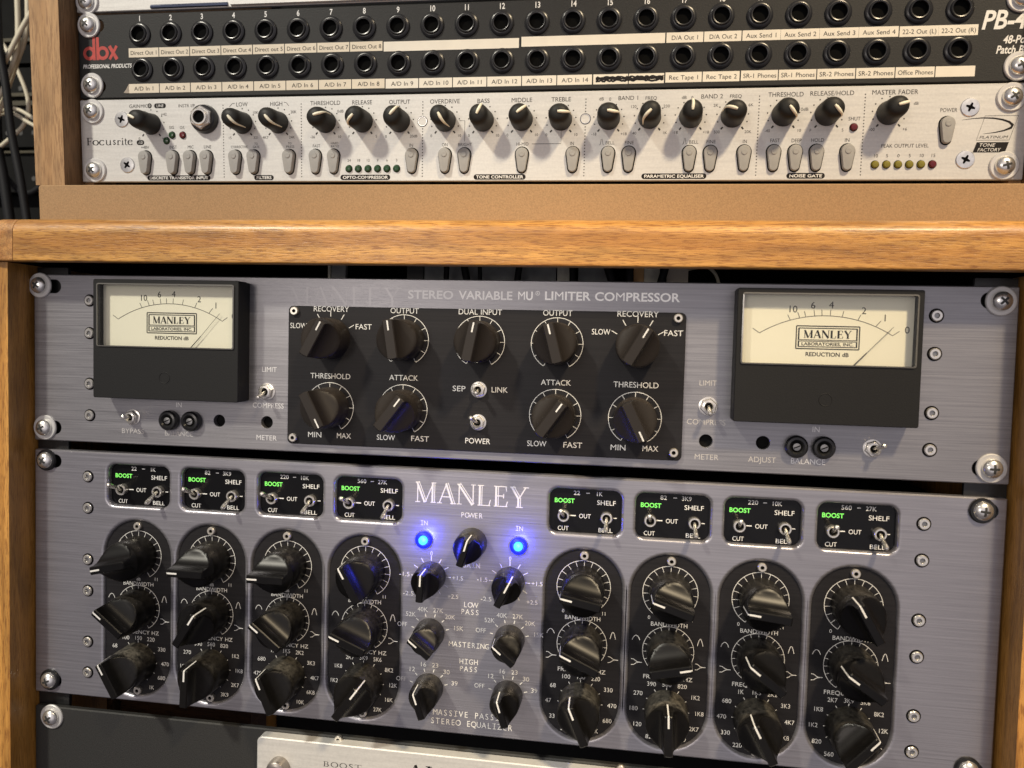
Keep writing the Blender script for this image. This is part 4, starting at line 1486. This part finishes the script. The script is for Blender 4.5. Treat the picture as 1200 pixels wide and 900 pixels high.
def button_mesh(h):
    mb = MB().mat("hole_black")
    mb.flat([egg(0, 0, 3.75, 2.65, 13.6)], -.06)
    mb.mat("button_grey")
    o, i1, i2 = egg(0, 0, 3.2, 2.1, 12.4), egg(0, 0, 2.9, 1.8, 11.8), egg(0, 0, 2.3, 1.2, 10.6)
    mb.loft([[(x, -.08, z) for x, z in o], [(x, -h + .5, z) for x, z in o], [(x, -h + .1, z) for x, z in i1], [(x, -h, z) for x, z in i2]], False, True)
    mb.lathe([(1.5, -h + .05), (1.35, -h - .3), (.9, -h - .38), (.05, -h - .2)], 0, 2.9, 18, False, True)
    return mb.data("push_button", 38)


BM = {}
for x, h in BT:
    h = round(h, 1)
    if h not in BM:
        BM[h] = button_mesh(h)
    z = -33.9 + (x + 200) * .0014
    if x > 200:
        z = -21.2
    link("push_button", BM[h], ts, (x, 0, z))
lampm = {}
for nm in ("lamp_green", "lamp_red", "lamp_amber"):
    mb = MB().mat("hole_black")
    mb.disc(0, 0, 2.0, -.06, 20)
    mb.mat(nm).lathe([(1.75, -.07), (1.7, -.8), (1.3, -1.3), (.05, -1.5)], n=22, cap0=False)
    lampm[nm] = mb.data("indicator_lamp")
for x, z, nm in [(-187.0, -19.2, "lamp_green"), (-180.8, -19.3, "lamp_red"), (-190.3, -22.2, "lamp_green"), (164.6, -19.2, "lamp_red"), (201.1, -36.7, "lamp_red")] + [(x, -37.5, "lamp_green") for x in (-87.1, -82.0, -76.7, -71.5, -66.4, -61.2)] + [(x, -36.7, "lamp_amber") for x in (175.3, 180.5, 185.7, 190.8, 196.0)]:
    link("indicator_lamp", lampm[nm], ts, (x, 0, z))
for x, z in ((-47.5, -13.8), (36.4, -13.6)):
    mb = MB().mat("zinc")
    mb.lathe([(2.4, 0), (2.4, -.35), (2.15, -.35), (2.05, -.1)], n=28, cap0=False, cap1=False)
    mb.mat("ink_grey").lathe([(2.75, -.03), (2.4, -.06)], n=28, cap0=False, cap1=False)
    mb.mat("silver_aluminium").disc(0, 0, 2.05, -.12, 24)
    mb.build("rivet", ts, (x, 0, z))
mb = MB().mat("jack_plastic")
mb.lathe([(7.6, 0), (7.6, -1.2), (7.0, -3.2), (6.4, -3.6), (4.6, -3.6)], n=36, cap0=True, cap1=True)
jn = mb.build("instrument_jack", ts, (-167.6, 0, -11.2))
mb = MB().mat("nickel")
hx = [(6.2 * math.sin(R(60 * i)), 6.2 * math.cos(R(60 * i))) for i in range(6)]
mb.prism(hx, -3.5, -5.6, .4, [(a * .9, b * .9) for a, b in hx])
mb.lathe([(4.6, -5.5), (4.6, -6.6), (4.1, -7.0), (3.3, -7.0), (3.1, -5.8)], n=28)
mb.mat("hole_black").disc(0, 0, 3.12, -5.85, 24)
mb.build("hex_nut", jn)
# countersunk screws
mb = MB().mat("zinc")
mb.lathe([(4.3, 0), (4.3, -.25), (4.0, -.5), (2.4, -.62), (.05, -.66)], n=30)
mb.mat("hole_black")
for a in (20, 110):
    q, p = math.sin(R(a)), math.cos(R(a))
    mb.line([(-2.1 * q, -2.1 * p), (-.8 * q, -.8 * p), (.8 * q, .8 * p), (2.1 * q, 2.1 * p)], [.7, 1.3, 1.3, .7], -.72 if a == 20 else -.724)
ME_CSK = mb.data("panel_screw")
for x, z, t in ((-216.4, -10.5, 0), (-213.9, -34.9, 15), (215.9, -10.7, 0), (215.5, -34.6, 5)):
    link("panel_screw", ME_CSK, ts, (x, 0, z), (0, R(t), 0))
for x, z, t in ((-233.6, -6.2, 10), (-233.2, -37.8, 20), (233.4, -6.4, 30), (232.6, -37.6, 50)):
    rack_screw(ts, x, z, 0, t)

# ---- patch bay
pb = thing("patch_bay", "black patch bay with two rows of jack sockets and paper label strips", "patch bay", UP, UPR)
mb = MB().mat("patch_black")
slots = [(-231.0, z, 11, 6.6, 3.2, .2) for z in (39.0, 7.2)]
mb.plate((0, .7 + 22, 482, 43.8, .6), slots, 2.2, 0, .35)
pface = mb.build("faceplate", pb)
mb = MB().mat("gear_dark")
mb.box(-216, 216, 2.3, 200, 2, 44)
mb.build("chassis", pb)
JX = [-204.3 + 17.935 * i for i in range(24)]
mb = MB().mat("jack_plastic")
mb.lathe([(6.2, 0), (6.1, -.7), (5.2, -1.3), (4.75, -1.35), (4.6, -2.1), (4.2, -2.4), (3.75, -2.3), (3.55, -1.4)], n=36, cap0=False, cap1=False)
mb.mat("hole_black").lathe([(3.55, -1.4), (3.5, 0)], n=28, cap0=False)
mb.disc(0, 0, 3.42, -.2, 20)
ME_JACK = mb.data("jack_socket")
for x in JX:
    link("jack_socket", ME_JACK, pb, (x, 0, 33.7))
for i, x in enumerate(JX):
    link("jack_socket", ME_JACK, pb, (x + .8 - i * .022, 0, 15.4))
pr = MB().mat("white_print")
Y = -.05
for i, x in enumerate(JX):
    pr.text(str(i + 1), x, 42.0, 2.7, Y, sx=.8, bold=.022)
pr.text("PB-48", 229.8, 28.4, 8.0, Y, 24.0, bold=.022, shear=.22)
pr.text("48-Point", 234.6, 19.5, 3.4, Y, 13.6, bold=.022, shear=.22)
pr.text("Patch Bay", 232.6, 15.0, 3.4, Y, 15.0, bold=.022, shear=.22)
pr.text("PROFESSIONAL PRODUCTS", -224.2, 17.7, 2.0, Y, 28.8, bold=.022, shear=.22)
pr.mat("red_print")
for cx, stem in ((-234.6, 1), (-226.6, -1)):
    pr.arc(cx, 24.6, 2.75, 0, 360, 1.75, Y, 28)
    sx = cx + stem * 2.9
    pr.line([(sx, 21.0), (sx, 33.0)], 1.7, Y - .004)
pr.line([(-222.6, 28.2), (-218.2, 21.2)], 1.9, Y)
pr.line([(-222.6, 21.2), (-218.2, 28.2)], 1.5, Y - .004)
print_mesh(pr, "lettering", pface)


def strip(x0, x1, z, texts, h=4.8, mt="label_paper", scrib=False, slope=0.0, gap=.45):
    mb = MB().mat(mt)
    n = len(texts)
    wcell = (x1 - x0) / n
    for k, t in enumerate(texts):
        a, b = x0 + k * wcell, x0 + (k + 1) * wcell
        mb.mat(mt).flat([[(a + gap / 2, z - h / 2), (b - gap / 2, z - h / 2), (b - gap / 2, z + h / 2), (a + gap / 2, z + h / 2)]], -.10)
        if t:
            mb.mat("ink").text(t, (a + b) / 2 + .2, z - .1, 2.05, -.15, min(wcell - 2.0, 1.42 * len(t) + .5))
    if scrib:
        mb.mat("ink")
        for r_ in range(7):
            P = []
            zz = z - .9 + 1.8 * random.random()
            for q in range(40):
                P.append((x0 + 1.5 + (x1 - x0 - 2) * q / 39, zz + random.uniform(-.45, .45)))
            mb.line(P, random.uniform(.4, .9), -.15 - .004 * r_)
    return mb


lowl = ["A/D In %d" % i for i in range(1, 15)]
mb = strip(-211.4, -68.8, 24.3, ["Direct Out 1", "Direct Out 2", "Direct Out 3", "Direct Out 4", "Direct out 5", "Direct Out 6", "Direct Out 7", "Direct Out 8"])
mb.build("label_strip", pb, smooth=0)
strip(-68.6, 2.2, 23.9, [""], mt="label_paper_light").build("label_strip", pb, smooth=0)
strip(3.0, 74.4, 24.4, [""], mt="label_paper_light").build("label_strip", pb, smooth=0)
strip(74.6, 110.6, 24.4, ["D/A Out 1", "D/A Out 2"], mt="label_paper_light").build("label_strip", pb, smooth=0)
strip(110.8, 182.0, 24.4, ["Aux Send 1", "Aux Send 2", "Aux Send 3", "Aux Send 4"], mt="label_paper_light", gap=.1).build("label_strip", pb, smooth=0)
strip(182.4, 216.8, 24.2, ["22-2 Out (L)", "22-2 Out (R)"], mt="label_paper_light", gap=.06).build("label_strip", pb, smooth=0)
mb = strip(-211.8, -67.6, 5.6, lowl[:8])
mb.mat("label_paper").add([(-211.6, -.1, 3.2), (-211.6, -.1, 8.0), (-212.6, -1.2, 5.0), (-214.2, -1.0, 3.2)], [(0, 1, 2, 3)])
mb.build("label_strip", pb, smooth=0)
strip(-67.5, 39.3, 5.4, lowl[8:], mt="label_paper_light").build("label_strip", pb, smooth=0)
o = strip(39.5, 74.6, 5.4, ["", ""], mt="label_paper_light", scrib=True).build("label_strip", pb, smooth=0)
o["label"] = "white strip blacked out with marker scribble"
strip(74.8, 110.6, 5.6, ["Rec Tape 1", "Rec Tape 2"], mt="label_paper_light").build("label_strip", pb, smooth=0)
strip(110.8, 217.0, 5.7, ["SR-1 Phones", "SR-1 Phones", "SR-2 Phones", "SR-2 Phones", "Office Phones", ""], mt="label_paper_light").build("label_strip", pb, smooth=0)
for x, z, t in ((-234.0, 39.2, 15), (-233.2, 7.6, 20), (234.4, 37.8, 60), (235.4, 7.4, 40)):
    rack_screw(pb, x, z, 0, t)

# ---- silver unit at the top edge
tu = thing("display_unit", "silver unit cropped by the top edge with a dark display strip", "audio processor", UP, UPR)
mb = MB().mat("silver_aluminium")
mb.plate((0, 46.2 + 22, 482.6, 44, .6), [(-170, 46.2 + 26, 52, 38, 3, .4)], 2.5, 0, .35)
tuf = mb.build("faceplate", tu)
mb = MB().mat("display_blue")
mb.box(-198, -142, 1.2, 2.4, 48, 92)
d_ = mb.build("display", tu)
mb = MB().mat("display_reflection")
mb.loft([[(x, -.2, 46.7), (x, -.9, 47.1), (x, -.9, 47.9), (x, -.2, 48.8)] for x in (-197.5, -153.5)])  # added bluish ledge, carries the display's blue reflection as colour
mb.build("reflection_ledge", tu)
mb = MB().mat("silver_aluminium")
mb.loft([[(x, -.02, 46.5), (x, -1.6, 47.0), (x, -1.6, 51.0), (x, -.02, 53.0)] for x in (-151.5, 236.0)])
mb.build("lower_ridge", tu)
rack_screw(tu, -234.6, 51.4, 0, 15)
rack_screw(tu, 233.6, 52.0, 0, 15)

# ================================================================== BACKGROUND LEFT AND INSIDE
far = thing("distant_gear_rack", "dark rack of studio gear beyond the left side", "equipment rack", (-440, 260, 120))
mb = MB().mat("gear_dark")
mb.box(-140, 160, 20, 60, -200, 420)
mb.build("frame", far)
for z, h_ in ((178, 30), (146, 28), (104, 36), (64, 34), (-20, 70)):
    mb = MB().mat("gear_dark")
    mb.box(-130, 150, 4, 20, z, z + h_)
    if z > 0:
        mb.mat("cable_grey")
        for k in range(15):
            mb.disc(-60 + k * 13, z + h_ * .35, 2.2, 3.9, 10)
    mb.build("rack_panel", far)
for z, h_ in ((196, 3), (148, 3), (140, 4), (98, 2)):
    mb = MB().mat("gear_olive")
    mb.box(-60, 70, 1, 4, z, z + h_)
    mb.build("trim_strip", far)
mb = MB().mat("gear_beige")
mb.box(16, 22, 0, 3, 66, 78)
mb.build("tag_plate", far)


def cable(label, mat_, pts, rad, grp="loose studio cables"):
    P = [Vector(p) for p in pts]
    out = []
    for i in range(len(P) - 1):
        p0, p1, p2, p3 = P[max(i - 1, 0)], P[i], P[i + 1], P[min(i + 2, len(P) - 1)]
        for k in range(10):
            t = k / 10
            out.append(.5 * ((2 * p1) + (p2 - p0) * t + (2 * p0 - 5 * p1 + 4 * p2 - p3) * t * t + (3 * p1 - p0 - 3 * p2 + p3) * t ** 3))
    out.append(P[-1])
    mb = MB().mat(mat_)
    mb.tube(out, rad, 10)
    o = mb.build("cable", smooth=60)
    tag(o, label, "cable", grp)
    return o



cable("white cable hanging vertically, leftmost of the pair at the upper left edge", "cable_white", [(-397.1, 170, 333.5), (-395.6, 170, 290.5), (-397.4, 170, 269.6), (-406.7, 170, 246.7), (-414.5, 170, 233.4), (-425, 172, 215)], 1.9)
cable("white cable bending left beside the plywood rack, second of the hanging pair", "cable_white", [(-392.3, 175, 335.5), (-392.4, 175, 290.5), (-402.2, 175, 261.9), (-413.4, 175, 234.9), (-425, 177, 214)], 1.9)
cable("white cable crossing diagonally from behind the plywood rack", "cable_white", [(-362, 163, 330), (-377.3, 165, 303.0), (-390.2, 165, 282.7), (-402.2, 165, 262.1), (-411.1, 165, 245.2), (-425, 165, 215)], 1.9)
cable("white cable arching low towards the rack, upper strand of the low pair", "cable_white", [(-440, 180, 226), (-422.4, 180, 228.7), (-406.7, 180, 231.4), (-386.9, 180, 221.2), (-370, 180, 210)], 1.5)
cable("white cable arching low towards the rack, lower strand of the low pair", "cable_white", [(-440, 186, 230), (-426.8, 185, 228.9), (-413.3, 185, 229.6), (-399.9, 185, 222.3), (-386.5, 185, 216.3), (-370, 185, 212)], 1.5)
cable("thick dark cable hanging down in front of the white cables", "cable_black", [(-405, 160, 320), (-403.1, 160, 275.5), (-397.5, 160, 243.2), (-392.8, 160, 207.1), (-385.5, 160, 172.7), (-378.3, 160, 130.2)], 3.0)
cable("wide dark cable at the far left edge near the oak corner", "cable_black", [(-442, 200, 260), (-440.4, 200, 210.4), (-434.8, 200, 181.5), (-425.2, 200, 120.3)], 4.0)
# loose wiring glimpsed in the slit above the compressor
cable("pale cable curling in the dark slit above the word limiter", "cable_white", [(10, 34, 112), (12.9, 30, 99.9), (13.7, 30, 93.3), (18, 28, 80)], .9)
cable("pale cable bowing in the dark slit near the right meter", "cable_white", [(98, 34, 97), (106.7, 30, 98.6), (110.9, 30, 97.6), (114.7, 30, 92.3), (117, 30, 80)], .9)
def sx_(px):
    return -88.7 + (px - 383) * .44


for px, sl, r_ in ((533, 0, 1.4), (556, 5, 1.9), (573, 1, 1.1), (618, -3, 1.7), (681, 1, 1.6), (724, 8, 2.2), (746, 0, 2.0), (783, -6, 2.0)):
    x = sx_(px)
    wh = {533: "first from the left, straight", 556: "second from the left, leaning right", 573: "third from the left, thin", 618: "right of the pale curling cable",
          681: "beside the grey clutter", 724: "leaning right, left of orange", 746: "straight beside the orange panel", 783: "leaning left across the pale panels"}[px]
    cable("black cable in the slit above the compressor, " + wh, "cable_black", [(x - sl, 24, 116), (x, 22, 93), (x + sl, 22, 70)], r_)
cb = thing("panel_stack_behind", "grey and tan panels glimpsed through the slit above the compressor", "panel", (0, 0, 0))
for p0, p1, m_, y_ in ((383.5, 386.5, "gear_pale", 26), (387, 405, "gear_grey", 27), (480, 500, "cable_grey", 30), (501, 660, "gear_grey", 31), (662, 678, "gear_pale", 29), (686, 722, "gear_grey", 33), (750, 762, "gear_orange", 28), (762.5, 780, "gear_pale", 29), (788, 812, "gear_tan", 29)):
    mb = MB().mat(m_)
    mb.box(sx_(p0), sx_(p1), y_, y_ + 3, 60, 112)
    mb.build("panel_strip", cb)

cable("thin grey cable hanging straight behind the white pair", "cable_grey", [(-388, 200, 340), (-392, 200, 290), (-396, 202, 240), (-388, 202, 190), (-392, 200, 120)], 1.5)
cable("white cable drooping across the gear at the far left edge", "cable_white", [(-440, 195, 300), (-425, 192, 282), (-412, 190, 262), (-404, 190, 240), (-408, 190, 222), (-430, 192, 206)], 1.6)
cable("dim black cable looping low behind the oak corner", "cable_black", [(-445, 210, 190), (-425, 208, 172), (-405, 206, 178), (-385, 205, 200), (-370, 204, 210)], 2.2)
